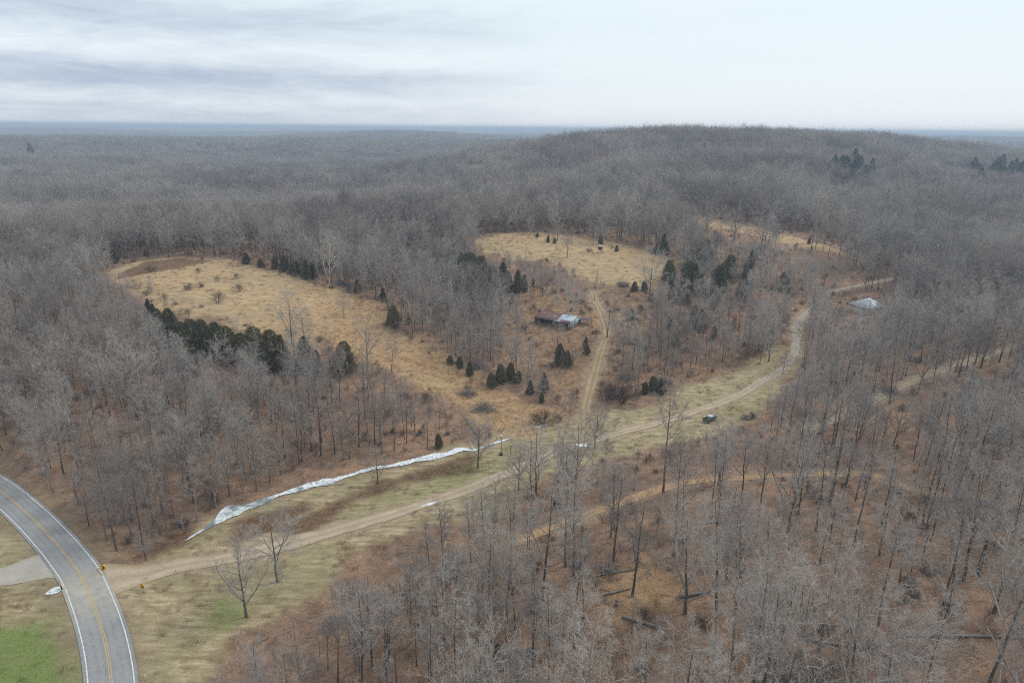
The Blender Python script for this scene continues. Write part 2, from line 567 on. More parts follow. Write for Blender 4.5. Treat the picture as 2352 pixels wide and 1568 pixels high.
RUST = [poly_of(p) for p in ([(640, 1215), (770, 1150), (870, 1105), (900, 1118), (800, 1165), (760, 1205), (690, 1225)],
                             [(860, 1105), (960, 1080), (1080, 1055), (1075, 1080), (960, 1105), (880, 1118)],
                             [(500, 1245), (600, 1190), (700, 1150), (720, 1165), (600, 1225), (540, 1262)],
                             [(260, 1285), (330, 1260), (430, 1215), (420, 1250), (330, 1292), (270, 1305)],
                             [(0, 1370), (70, 1352), (120, 1345), (130, 1362), (60, 1385), (-40, 1400)],
                             [(270, 640), (330, 600), (420, 592), (480, 600), (400, 618), (340, 628)],
                             [(1580, 860), (1680, 820), (1740, 790), (1750, 810), (1680, 845), (1600, 880)])]
GREENV = poly_of([(1000, 1100), (1150, 1050), (1190, 1075), (1050, 1130), (900, 1160), (800, 1190), (760, 1215), (860, 1160)])

# zone weights on the sheet
m = (np.abs(GX) < 420) & (GY > 20) & (GY < 620)
zx, zy = GX[m], GY[m]
rag = 7.0 * fbm(zx, zy, 15, 31, 5)
zone = {k: np.zeros(GX.shape) for k in ('field', 'orange', 'green', 'valley', 'rust', 'dirt', 'soft', 'canopy')}
zone['field'][m] = np.maximum.reduce([sstep(-3, 3, poly_sd(zx, zy, P) + rag - (6 if P is STRIP else 0)) for P in (FIELD, FIELD2, STRIP)])
slope_or = sstep(-105, -60, zx) * (1 - sstep(40, 70, zx)) * (1 - sstep(268, 290, zy)) * zone['field'][m]
top_or = np.clip(fbm(zx, zy, 30, 41, 3) * 1.3 + .1, 0, 1) * zone['field'][m] * .6
hol = sstep(-6, 6, poly_sd(zx, zy, HOLLOW) + rag * 1.5) * np.clip(.45 + .9 * fbm(zx, zy, 18, 51, 3), 0, .85)
YPATCH = poly_of([(1355, 1300), (1480, 1265), (1575, 1325), (1555, 1410), (1400, 1425)])
zone['orange'][m] = np.clip(np.maximum(sstep(-3, 4, poly_sd(zx, zy, YPATCH) + rag) * .8, np.maximum(slope_or * (.7 + .6 * fbm(zx, zy, 14, 47, 3)), np.maximum(top_or, hol))), 0, 1)
zone['valley'][m] = np.maximum(sstep(-3, 3, poly_sd(zx, zy, VALLEY) + rag), sstep(-2, 4, poly_sd(zx, zy, WEST) + rag * .5))
gr = np.maximum.reduce([1.0 * sstep(-3, 4, poly_sd(zx, zy, GREEN) + rag * 1.2), .7 * sstep(-2, 3, poly_sd(zx, zy, GREEN2) + rag), .5 * sstep(-2, 4, poly_sd(zx, zy, GREEN3) + rag), .35 * sstep(-4, 6, poly_sd(zx, zy, GREENV) + rag)])
zone['green'][m] = gr
zone['rust'][m] = np.maximum.reduce([sstep(-1.5, 2.5, poly_sd(zx, zy, P) + rag * .8) for P in RUST])
dd = np.full(zx.shape, 1e9)
for k, (L, hw) in TRACKS.items():
    if k != 'ridge':
        dd = np.minimum(dd, near_line(zx, zy, L, 12) - hw)
zone['dirt'][m] = (1 - sstep(-.3, 2.4, dd + rag * .35)) * .75
rd = near_line(zx, zy, ROAD, 14)
zone['soft'][m] = (1 - sstep(4.2, 9, rd + rag * .4)) * .6
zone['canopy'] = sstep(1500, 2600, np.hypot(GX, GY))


# ------------------------------------------------------------------ materials
def pm(name, col, rough=0.8, var=0.25, scale=1.5, metal=0.0, col2=None, spec=0.3, bump=0.0):
    mt = bpy.data.materials.new(name)
    mt.use_nodes = True
    t = NT(mt.node_tree)
    oc = t.n('ShaderNodeTexCoord').outputs['Object']
    n = t.noise(oc, scale, 5, 0.6)
    lo = tuple(c * (1 - var) for c in col)
    hi = tuple(min(1, c * (1 + var)) for c in (col2 or col))
    c = t.ramp(n, [(0.3, lo), (0.7, hi)])
    b = t.n('ShaderNodeBsdfPrincipled', {'Base Color': c, 'Roughness': rough, 'Metallic': metal, 'Specular IOR Level': spec})
    if bump:
        t.s(b.inputs['Normal'], t.n('ShaderNodeBump', {'Height': t.noise(oc, scale * 4, 4), 'Strength': bump, 'Distance': .1}).outputs[0])
    t.n('ShaderNodeOutputMaterial', {0: b.outputs[0]})
    return mt


def wood_mat(name, dark, light, zlo=None, zhi=None):
    """Bark and twigs; every tree a little different in tone."""
    mt = bpy.data.materials.new(name)
    mt.use_nodes = True
    t = NT(mt.node_tree)
    oi = t.n('ShaderNodeObjectInfo').outputs['Random']
    oc = t.n('ShaderNodeTexCoord').outputs['Object']
    st = t.n('ShaderNodeMapping', {'Vector': oc, 'Scale': (3, 3, .6)}).outputs[0]
    n = t.noise(st, 1.6, 4, .65)
    c = t.ramp(n, [(.32, dark), (.68, light)])
    c = t.mix(t.math('MULTIPLY', oi, .8), c, t.mix(1.0, c, (1.28, 1.2, 1.12), 'MULTIPLY'))
    fr = t.math('FRACT', t.math('MULTIPLY', oi, 7.31))
    c = t.mix(t.math('MULTIPLY', fr, .65), c, t.mix(1.0, c, (.66, .62, .62), 'MULTIPLY'))
    std = t.noise(t.n('ShaderNodeNewGeometry').outputs['Position'], .012, 4, .65)          # stands of one species
    c = t.mix(t.ramp(std, [(.42, .75), (.5, 0.)]), c, t.mix(1.0, c, (.70, .66, .66), 'MULTIPLY'))
    c = t.mix(t.ramp(std, [(.52, 0.), (.62, .6)]), c, t.mix(1.0, c, (1.22, 1.2, 1.18), 'MULTIPLY'))
    b = t.n('ShaderNodeBsdfPrincipled', {'Base Color': c, 'Roughness': .9, 'Specular IOR Level': .1})
    t.n('ShaderNodeOutputMaterial', {0: b.outputs[0]})
    return mt


M_BARK = wood_mat('bark', (.058, .05, .044), (.15, .133, .118))
M_LIMB = wood_mat('limb_bark', (.14, .128, .118), (.40, .378, .355))
M_TWIG = wood_mat('twig', (.29, .268, .25), (.49, .462, .437))
M_TWIGD = wood_mat('dark_twig', (.185, .168, .16), (.35, .325, .313))
M_TWIGL = wood_mat('light_twig', (.30, .278, .26), (.47, .443, .418))
M_WHITE = wood_mat('pale_bark', (.34, .32, .29), (.60, .57, .53))
M_WTWIG = wood_mat('pale_twig', (.29, .275, .26), (.45, .43, .405))
M_DEAD = wood_mat('dead_wood', (.15, .135, .122), (.34, .315, .29))
M_BRUSH = wood_mat('brush_twig', (.16, .122, .10), (.30, .24, .205))


def leaf_mat(name, a, b_):
    mt = bpy.data.materials.new(name)
    mt.use_nodes = True
    t = NT(mt.node_tree)
    oi = t.n('ShaderNodeObjectInfo').outputs['Random']
    n = t.noise(t.n('ShaderNodeTexCoord').outputs['Object'], 1.3, 4, .65)
    c = t.ramp(n, [(.3, a), (.72, b_)])
    c = t.mix(t.math('MULTIPLY', oi, .55), c, (b_[0] * 1.25, b_[1] * .85, b_[2] * .7))
    b = t.n('ShaderNodeBsdfPrincipled', {'Base Color': c, 'Roughness': .75, 'Specular IOR Level': .15})
    t.n('ShaderNodeOutputMaterial', {0: b.outputs[0]})
    return mt


M_CEDAR = leaf_mat('cedar_leaf', (.062, .07, .034), (.165, .168, .078))
M_PINE = leaf_mat('pine_leaf', (.025, .04, .034), (.06, .085, .066))
M_GRASS = leaf_mat('dry_grass', (.34, .26, .16), (.52, .41, .26))
M_SEDGE = leaf_mat('orange_grass', (.32, .205, .10), (.48, .325, .175))
M_WEED = leaf_mat('rust_weed', (.075, .04, .026), (.16, .088, .052))


def ground_mat():
    mt = bpy.data.materials.new('ground')
    mt.use_nodes = True
    t = NT(mt.node_tree)
    pos = t.n('ShaderNodeNewGeometry').outputs['Position']
    za = t.n('ShaderNodeAttribute', attribute_name='zone_a')
    zb = t.n('ShaderNodeAttribute', attribute_name='zone_b')
    A = t.n('ShaderNodeSeparateColor', {0: za.outputs['Color']}).outputs
    B = t.n('ShaderNodeSeparateColor', {0: zb.outputs['Color']}).outputs
    field, orange, green, valley = A[0], A[1], A[2], za.outputs['Alpha']
    rust, dirt, soft, canopy = B[0], B[1], B[2], zb.outputs['Alpha']
    f1 = t.noise(pos, 2.4, 4, .7)
    f2 = t.noise(pos, .35, 5, .6, .3)
    f3 = t.noise(pos, .055, 4, .55, .4)
    f4 = t.noise(t.n('ShaderNodeMapping', {'Vector': pos, 'Scale': (.25, 1.0, 1), 'Rotation': (0, 0, .35)}).outputs[0], .9, 4, .65)
    f0 = t.noise(pos, 6.5, 3, .7)
    fine = t.math('MULTIPLY_ADD', f0, .32, t.math('MULTIPLY_ADD', f1, .38, t.math('MULTIPLY', f2, .3)))
    litter = t.ramp(fine, [(.36, (.105, .066, .046)), (.47, (.235, .146, .094)), (.56, (.355, .23, .155)), (.66, (.54, .41, .305))])
    litter = t.mix(t.ramp(f3, [(.38, .75), (.6, 0.)]), litter, t.mix(1.0, litter, (.72, .70, .74), 'MULTIPLY'))
    litter = t.mix(t.ramp(f3, [(.52, 0.), (.72, .6)]), litter, t.mix(1.0, litter, (1.35, 1.2, 1.1), 'MULTIPLY'))
    tan = t.ramp(t.math('MULTIPLY_ADD', f4, .5, t.math('MULTIPLY', fine, .5)), [(.40, (.31, .205, .105)), (.5, (.44, .305, .17)), (.6, (.56, .41, .245))])
    tan = t.mix(t.ramp(f3, [(.45, 0.), (.68, .45)]), tan, (.31, .26, .165))
    oran = t.ramp(fine, [(.40, (.215, .13, .065)), (.5, (.355, .218, .115)), (.6, (.49, .335, .19))])
    vall = t.ramp(t.math('MULTIPLY_ADD', f4, .45, t.math('MULTIPLY', fine, .55)), [(.38, (.20, .15, .083)), (.5, (.355, .28, .165)), (.6, (.52, .43, .28))])
    vall = t.mix(t.ramp(f3, [(.48, 0.), (.66, .6)]), vall, t.mix(f2, (.20, .185, .085), (.29, .25, .125)))
    vall = t.mix(t.ramp(t.noise(pos, .11, 5, .6), [(.55, 0.), (.7, .55)]), vall, (.19, .12, .072))
    gre = t.ramp(fine, [(.39, (.075, .115, .028)), (.5, (.135, .20, .045)), (.6, (.25, .26, .10))])
    rus = t.ramp(fine, [(.4, (.07, .04, .028)), (.5, (.155, .09, .056)), (.6, (.28, .185, .115))])
    dir_ = t.ramp(fine, [(.4, (.23, .165, .105)), (.5, (.35, .265, .18)), (.62, (.48, .385, .28))])
    sof = t.ramp(fine, [(.3, (.15, .11, .07)), (.6, (.27, .21, .135))])
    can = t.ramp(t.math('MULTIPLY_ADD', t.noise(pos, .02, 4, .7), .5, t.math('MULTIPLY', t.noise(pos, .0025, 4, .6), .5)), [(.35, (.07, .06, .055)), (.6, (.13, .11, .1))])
    c = t.mix(valley, litter, vall)
    c = t.mix(field, c, tan)
    c = t.mix(orange, c, oran)
    c = t.mix(rust, c, rus)
    c = t.mix(t.math('MULTIPLY', green, t.ramp(f2, [(.3, .55), (.6, 1.)])), c, gre)
    c = t.mix(soft, c, sof)
    c = t.mix(dirt, c, dir_)
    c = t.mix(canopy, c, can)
    bmp = t.n('ShaderNodeBump', {'Height': fine, 'Strength': .9, 'Distance': .35})
    b = t.n('ShaderNodeBsdfPrincipled', {'Base Color': c, 'Roughness': .95, 'Specular IOR Level': .05, 'Normal': bmp.outputs[0]})
    t.n('ShaderNodeOutputMaterial', {0: b.outputs[0]})
    return mt


# ------------------------------------------------------------------ ground sheet
def build_ground():
    ny, nx = GX.shape
    b = MB()
    k = np.arange(ny * nx).reshape(ny, nx)
    q = np.stack([k[:-1, :-1], k[:-1, 1:], k[1:, 1:], k[1:, :-1]], -1).reshape(-1, 4)
    b.add(np.stack([GX, GY, GZ], -1).reshape(-1, 3), q)
    o = b.build('ground', ground_mat(), smooth=True)
    for nm, ks in (('zone_a', ('field', 'orange', 'green', 'valley')), ('zone_b', ('rust', 'dirt', 'soft', 'canopy'))):
        a = o.data.attributes.new(nm, 'FLOAT_COLOR', 'POINT')
        a.data.foreach_set('color', np.stack([zone[q_] for q_ in ks], -1).astype(np.float32).ravel())
    return tag(o, kind='structure')


build_ground()


def ribbon(name, L, hwl, hwr, lift, mat, nacross=7, zfix=None, jit=0.0, lam=7):
    """A sheet laid along a polyline on the ground; 'across' runs 0..1 from its left to its right edge."""
    tn = np.gradient(L[:, :2], axis=0)
    tn /= np.linalg.norm(tn, axis=1, keepdims=True)
    nr = np.stack([tn[:, 1], -tn[:, 0]], 1)
    s = np.linspace(0, 1, nacross)
    n = len(L)
    hl = np.broadcast_to(hwl, (n,)) * np.asarray(1 + jit * fbm(np.arange(n) * 1., np.zeros(n), lam, 61, 3)).clip(.15, 9)
    hr = np.broadcast_to(hwr, (n,)) * np.asarray(1 + jit * fbm(np.arange(n) * 1., np.zeros(n), lam, 71, 3)).clip(.15, 9)
    off = -hl[:, None] + s[None] * (hl + hr)[:, None]
    p = L[:, None, :2] + off[..., None] * nr[:, None]
    z = gz(p[..., 0], p[..., 1]) + lift if zfix is None else np.full(p.shape[:2], zfix)
    k = np.arange(n * nacross).reshape(n, nacross)
    q = np.stack([k[:-1, :-1], k[:-1, 1:], k[1:, 1:], k[1:, :-1]], -1).reshape(-1, 4)[:, ::-1]
    b = MB().add(np.concatenate([p, z[..., None]], -1).reshape(-1, 3), q)
    o = b.build(name, mat, smooth=True)
    a = o.data.attributes.new('across', 'FLOAT', 'POINT')
    a.data.foreach_set('value', np.tile(s, n).astype(np.float32))
    return o


def road_mat():
    mt = bpy.data.materials.new('asphalt')
    mt.use_nodes = True
    t = NT(mt.node_tree)
    pos = t.n('ShaderNodeNewGeometry').outputs['Position']
    ac = t.n('ShaderNodeAttribute', attribute_name='across').outputs['Fac']
    n = t.noise(pos, 3.0, 6, .75)
    nl = t.noise(pos, .12, 4, .6)
    c = t.ramp(n, [(.38, (.19, .19, .20)), (.62, (.285, .287, .30))])
    lg = t.noise(t.n('ShaderNodeMapping', {'Vector': pos, 'Scale': (.5, .5, .5)}).outputs[0], .35, 5, .7)
    c = t.mix(t.ramp(lg, [(.40, .5), (.52, 0.)]), c, (.17, .17, .18))
    wear = t.ramp(ac, [(0, .2), (.12, .2), (.2, .75), (.28, .2), (.36, .75), (.46, .1), (.56, .1), (.64, .75), (.72, .2), (.8, .75), (.88, .2), (1, .2)])
    c = t.mix(t.math('MULTIPLY', wear, .42), c, (.37, .36, .345))
    c = t.mix(t.ramp(nl, [(.45, 0.), (.7, .35)]), c, (.33, .31, .29))
    # dust tracked on to the road where the farm track joins
    j = ROAD[np.argmin(((ROAD - at(238, 1345)[:2]) ** 2).sum(1))]
    d = t.n('ShaderNodeVectorMath', {0: pos, 1: (float(j[0]) + 1.5, float(j[1]) - 1, ROAD_Z)}, operation='DISTANCE').outputs['Value']
    dust = t.math('MULTIPLY', t.ramp(t.math('DIVIDE', d, 14.0), [(.1, 1.), (.9, 0.)]), t.ramp(t.noise(pos, .5, 5, .6), [(.3, .2), (.6, .95)]))
    c = t.mix(dust, c, (.44, .39, .31))
    b = t.n('ShaderNodeBsdfPrincipled', {'Base Color': c, 'Roughness': .85, 'Specular IOR Level': .2})
    t.n('ShaderNodeOutputMaterial', {0: b.outputs[0]})
    return mt


tag(ribbon('road', ROAD, 3.75, 3.75, 0, road_mat(), 25, zfix=ROAD_Z), kind='structure')


def offset_line(L, o):
    tn = np.gradient(L[:, :2], axis=0)
    tn /= np.linalg.norm(tn, axis=1, keepdims=True)
    return L[:, :2] + o * np.stack([tn[:, 1], -tn[:, 0]], 1)


M_WLINE = pm('white_paint', (.60, .60, .58), .8, .3, 2.5)
M_YLINE = pm('yellow_paint', (.50, .34, .14), .8, .3, 2.5)
for off, hw, mt in ((-3.15, .09, M_WLINE), (3.15, .09, M_WLINE), (-.16, .07, M_YLINE), (.16, .07, M_YLINE)):
    tag(ribbon('road_markings', offset_line(ROAD, off), hw, hw, 0, mt, 3, zfix=ROAD_Z + .006), kind='structure')


def track_mat(name, base, light, centre, cw=.5, icy=False):
    mt = bpy.data.materials.new(name)
    mt.use_nodes = True
    t = NT(mt.node_tree)
    pos = t.n('ShaderNodeNewGeometry').outputs['Position']
    ac = t.n('ShaderNodeAttribute', attribute_name='across').outputs['Fac']
    n = t.math('MULTIPLY_ADD', t.noise(pos, 2.2, 5, .7), .55, t.math('MULTIPLY', t.noise(pos, .3, 4, .6), .45))
    c = t.ramp(n, [(.34, base), (.64, light)])
    acn = t.math('ADD', ac, t.math('MULTIPLY', t.math('SUBTRACT', t.noise(pos, .4, 4, .6), .5), .3))
    mid = t.ramp(acn, [(.0, .8), (.14, .35), (.24, 0), (.36, .1), (.47, cw), (.55, cw), (.66, .1), (.78, 0), (.88, .35), (1., .8)])
    c = t.mix(mid, c, t.mix(t.noise(pos, 2.5, 3), centre, tuple(x * 1.5 for x in centre)))
    if icy:                                                      # up the valley the track turns to washed gravel
        py_ = t.n('ShaderNodeSeparateXYZ', {0: pos}).outputs[1]
        st = t.noise(pos, 1.1, 6, .75)
        c = t.mix(t.ramp(t.math('DIVIDE', py_, 400.), [(.50, 0.), (.58, .7)]), c, t.ramp(st, [(.40, (.20, .165, .13)), (.5, (.34, .295, .24)), (.6, (.52, .48, .43))]))
    b = t.n('ShaderNodeBsdfPrincipled', {'Base Color': c, 'Roughness': .95, 'Specular IOR Level': .05})
    t.n('ShaderNodeOutputMaterial', {0: b.outputs[0]})
    return mt


M_TRK = {'main': track_mat('dirt_track', (.34, .265, .185), (.52, .43, .32), (.25, .185, .11), .55, True),
         'barn': track_mat('barn_track', (.31, .225, .135), (.44, .335, .22), (.23, .15, .075), .75),
         'slope': track_mat('orange_track', (.36, .22, .115), (.50, .33, .185), (.28, .17, .09), .4),
         'bench': track_mat('bench_track', (.31, .24, .17), (.43, .345, .255), (.22, .16, .11), .4),
         'pull': track_mat('gravel_pull', (.33, .295, .25), (.46, .425, .375), (.3, .26, .2), .2),
         'ridge': track_mat('ridge_track', (.33, .28, .21), (.42, .36, .28), (.28, .22, .14), .4)}
for k, (L, hw) in TRACKS.items():
    if k == 'main':
        n = len(L)
        f = np.exp(-np.arange(n) / 4.5) * 4.2
        h = hw + .5 * np.exp(-((np.arange(n) - 30) / 22.) ** 2) + f
    elif k == 'pull':
        h = hw + np.exp(-np.arange(len(L)) / 5.) * 2.2
    else:
        h = hw
    Lr = L
    hr_ = h
    tag(ribbon('path', Lr, hr_, hr_, .07, M_TRK[k], 9, jit=.45), kind='structure')


def ice_mat():
    mt = bpy.data.materials.new('creek_ice')
    mt.use_nodes = True
    t = NT(mt.node_tree)
    pos = t.n('ShaderNodeNewGeometry').outputs['Position']
    st = t.noise(pos, 1.3, 7, .78, .8)
    wn = t.noise(pos, .13, 3, .6)
    ice = t.ramp(st, [(.40, (.28, .31, .32)), (.48, (.66, .70, .73)), (.56, (.88, .90, .91))])
    c = t.mix(t.ramp(t.math('MULTIPLY_ADD', wn, .75, t.math('MULTIPLY', st, .25)), [(.54, 0.), (.60, 1.)]), ice, (.20, .225, .225))
    b = t.n('ShaderNodeBsdfPrincipled', {'Base Color': c, 'Roughness': .45, 'Specular IOR Level': .4})
    t.s(b.inputs['Normal'], t.n('ShaderNodeBump', {'Height': st, 'Strength': .6, 'Distance': .3}).outputs[0])
    t.n('ShaderNodeOutputMaterial', {0: b.outputs[0]})
    return mt


M_ICE = ice_mat()
tag(ribbon('creek', CREEK[:, :2], CREEK[:, 2] * .56, CREEK[:, 2] * .56, .2, M_ICE, 9, jit=1.3, lam=3.2), kind='structure')
for pts, hw in (([(966, 1163), (985, 1158), (1004, 1152)], .45), ([(1312, 1020), (1335, 1023), (1362, 1026)], .7), ([(104, 1365), (120, 1358), (134, 1352), (146, 1344)], 1.0),
                ([(1225, 982), (1240, 980), (1260, 972)], .3)):
    L = catmull(at([p[0] for p in pts], [p[1] for p in pts])[:, :2], .8)
    e = np.sin(np.linspace(.15, math.pi - .15, len(L))) * hw
    tag(ribbon('puddle', L, e, e, .12, M_ICE, 5, jit=.5), kind='structure')


# ------------------------------------------------------------------ trees
def unit(v):
    return v / (np.linalg.norm(v, axis=-1, keepdims=True) + 1e-9)


def sprout(P, R, nch, t0, t1, ang, asd, ratio, nseg, trop, rfac, fall=.4, jit=.12, even=True):
    """Children along every parent polyline. Returns their polylines and radii."""
    M, n, _ = P.shape
    par = np.repeat(np.arange(M), nch)
    K = len(par)
    u = (np.tile(np.arange(nch), M) + rng.uniform(0, 1, K)) / nch if even else rng.uniform(0, 1, K)
    t = t0 + (t1 - t0) * u
    fi = t * (n - 1)
    i0 = np.clip(np.floor(fi).astype(int), 0, n - 2)
    fr = (fi - i0)[:, None]
    p = P[par, i0] * (1 - fr) + P[par, i0 + 1] * fr
    tg = unit(P[par, i0 + 1] - P[par, i0])
    rr = R[par, i0] * (1 - fr[:, 0]) + R[par, i0 + 1] * fr[:, 0]
    side = unit(np.cross(tg, rng.normal(size=(K, 3))))
    if nch > 5 and M == 1:                                     # even spread round a trunk
        az = np.arange(K) * 2.4 + rng.normal(0, .35, K)
        side = np.stack([np.cos(az), np.sin(az), 0 * az], 1)
        side = unit(side - tg * (side * tg).sum(1, keepdims=True))
    a = np.radians(rng.normal(ang, asd, K))[:, None]
    d = unit(tg * np.cos(a) + side * np.sin(a))
    plen = np.linalg.norm(P[:, 1:] - P[:, :-1], axis=2).sum(1)[par]
    ln = plen * ratio * (1 - fall * u) * rng.uniform(.7, 1.25, K)
    out = np.empty((K, nseg + 1, 3))
    out[:, 0] = p
    for s in range(nseg):
        d = unit(d + np.array([0, 0, trop]) + rng.normal(0, jit, (K, 3)))
        out[:, s + 1] = out[:, s] + d * (ln / nseg)[:, None]
    r0 = np.minimum(rr * .8, rfac * ln)
    rad = r0[:, None] * np.linspace(1, .3, nseg + 1)[None]
    return out, rad


def trunk_line(H, lean=0.0, n=9, wob=.02):
    t = np.linspace(0, 1, n)
    P = np.zeros((1, n, 3))
    a = rng.uniform(0, 6.28)
    w_ = np.cumsum(rng.normal(0, wob * H / n * 3, (n, 2)), axis=0) * .5
    w_ -= w_[0]
    P[0, :, 0] = w_[:, 0] + math.cos(a) * lean * H * t ** 1.3
    P[0, :, 1] = w_[:, 1] + math.sin(a) * lean * H * t ** 1.3
    P[0, :, 2] = t * H - .5 * (1 - t)
    return P


def make_tree(H, kind='forest', mats=(None, None), detail=1.0):
    """Returns (trunk builder, crown builder): trunk and limbs; branches and twigs."""
    k = dict(forest=dict(c0=.40, n1=15, a1=50, s1=.36, r=.0122, n2=7, trop=.11),
             tall=dict(c0=.5, n1=14, a1=42, s1=.31, r=.0112, n2=7, trop=.14),
             spread=dict(c0=.2, n1=16, a1=52, s1=.5, r=.018, n2=8, trop=.14),
             vase=dict(c0=.16, n1=13, a1=34, s1=.62, r=.016, n2=8, trop=.08),
             white=dict(c0=.3, n1=14, a1=46, s1=.42, r=.015, n2=7, trop=.16),
             snag=dict(c0=.35, n1=7, a1=55, s1=.22, r=.015, n2=4, trop=.1),
             slim=dict(c0=.3, n1=16, a1=38, s1=.2, r=.0085, n2=5, trop=.25))[kind]
    k['c0'] *= rng.uniform(.8, 1.22); k['a1'] *= rng.uniform(.85, 1.3); k['s1'] *= rng.uniform(.85, 1.2); k['n1'] += int(rng.integers(-3, 4)); k['trop'] *= rng.uniform(.5, 1.15)
    tr, cr = MB(), MB()
    P = trunk_line(H * .94, lean=rng.uniform(0, .11), wob=.035 if kind != 'slim' else .025)
    R = (H * k['r'] * (1 - .86 * np.linspace(0, 1, 9) ** .85))[None]
    R[0, 0] *= 1.35
    tr.tubes(P, R, 7)
    P1, R1 = sprout(P, R, k['n1'], k['c0'], .97, k['a1'], 8, k['s1'], 6, k['trop'], .022, fall=.5, jit=.11)
    tr.tubes(P1, R1, 5, m=1)
    P2, R2 = sprout(P1, R1, k['n2'], .22, 1.0, 46, 13, .46, 4, .06, .016, jit=.16)
    cr.tubes(P2, np.maximum(R2, .012), 3)
    n3, n4 = 6, 10
    P3, R3 = sprout(P2, R2, n3, .15, 1.0, 46, 14, .52, 2, .04, .014, jit=.18)
    cr.tubes(P3, np.maximum(R3, .008), 3)
    P4, R4 = sprout(P3, R3, n4, .1, 1.0, 46, 16, .66, 1, .03, .01, jit=.1)
    cr.spikes(P4[:, 0], P4[:, 1], np.full(len(P4), .0195))
    return tr, cr


def proto(name, H, kind, mats):
    tr, cr = make_tree(H, kind)
    return dict(H=H, name=name, trunk=tr.mesh('trunk', list(mats[:2])), crown=cr.mesh('crown', mats[2]),
                joined=join_mesh(tr, cr, mats, 2))


def join_mesh(tr, cr, mats, up=1):
    b = MB()
    b.v, b.q, b.t = list(tr.v), list(tr.q), list(tr.t)
    b.qm, b.tm, b.nv = list(tr.qm), list(tr.tm), tr.nv
    n0 = b.nv
    b.v += cr.v
    b.q += [x + n0 for x in cr.q]; b.t += [x + n0 for x in cr.t]
    b.qm += [x + up for x in cr.qm]; b.tm += [x + up for x in cr.tm]
    b.nv += cr.nv
    return b.mesh('tree', list(mats))


DK = (M_BARK, M_LIMB, M_TWIG)
FOREST = [proto('bare_tree', 20 + rng.uniform(-1.5, 2.5), kd, DK) for kd, DK in zip(('forest', 'tall', 'forest', 'tall', 'forest', 'tall', 'forest', 'vase', 'slim', 'tall', 'forest', 'slim', 'tall', 'snag', 'spread', 'forest'),
          [(M_BARK, M_LIMB, q_) for q_ in (M_TWIG, M_TWIGD, M_TWIG, M_TWIGL, M_TWIGD, M_TWIG, M_TWIGL, M_TWIG, M_TWIG, M_TWIGD, M_TWIG, M_TWIGL, M_TWIG, M_TWIGD, M_TWIG, M_TWIGL)])]
GREYT = [proto('bare_tree', 19.0, kd, (M_DEAD, M_LIMB, M_TWIG)) for kd in ('forest', 'spread', 'vase', 'forest')]
LONE = [proto('bare_tree', 14.0, kd, DK) for kd in ('spread', 'vase', 'spread', 'forest')]
PALE = [proto('white_tree', 16.0, kd, (M_WHITE, M_WHITE, M_WTWIG)) for kd in ('white', 'tall', 'vase')]


def make_bush(H, n, mat, twigs=7, spread=35):
    b = MB()
    P = np.zeros((n, 4, 3))
    a = rng.uniform(0, 6.28, n)
    tl = np.radians(np.abs(rng.normal(0, spread, n)))
    ln = H * rng.uniform(.6, 1.05, n)
    r0 = H * .12 * rng.uniform(0, 1, n)
    for s in range(4):
        q = s / 3
        P[:, s, 0] = np.cos(a) * (r0 + np.sin(tl) * ln * q)
        P[:, s, 1] = np.sin(a) * (r0 + np.sin(tl) * ln * q)
        P[:, s, 2] = np.cos(tl) * ln * q ** .9 - .1 * (s == 0)
    P[:, 1:] += rng.normal(0, H * .03, (n, 3, 3))
    R = np.repeat(np.linspace(.011, .004, 4)[None] * H, n, 0)
    b.tubes(P, R, 3)
    P2, R2 = sprout(P, R, twigs, .25, 1, 38, 12, .5, 2, .1, .012)
    b.tubes(P2, np.maximum(R2, .006), 3)
    P3, _ = sprout(P2, R2, 6, .1, 1, 38, 12, .6, 1, .08, .01)
    b.spikes(P3[:, 0], P3[:, 1], np.full(len(P3), .022))
    return b


SAPS = []
for i in range(5):
    tr, cr = MB(), MB()
    H = rng.uniform(4.5, 8)
    P = trunk_line(H, .06, 6, .05)
    R = (H * .0075 * np.linspace(1, .2, 6))[None]
    tr.tubes(P, R, 4)
    P1, R1 = sprout(P, R, 14, .2, 1, 44, 10, .3, 3, .15, .012)
    cr.tubes(P1, np.maximum(R1, .008), 3)
    P2, R2 = sprout(P1, R1, 6, .2, 1, 40, 12, .5, 1, .1, .01)
    cr.spikes(P2[:, 0], P2[:, 1], np.full(len(P2), .028))
    P3, _ = sprout(P2, R2, 3, .2, 1, 38, 12, .6, 1, .1, .01)
    cr.spikes(P3[:, 0], P3[:, 1], np.full(len(P3), .02))
    SAPS.append(join_mesh(tr, cr, (M_BARK, M_TWIG) if i % 2 else (M_BRUSH, M_BRUSH)))
BUSHES = [make_bush(2.2, 12, M_BRUSH).mesh('bush', M_BRUSH) for _ in range(3)] + [make_bush(2.6, 10, M_TWIG).mesh('bush', M_TWIG)]


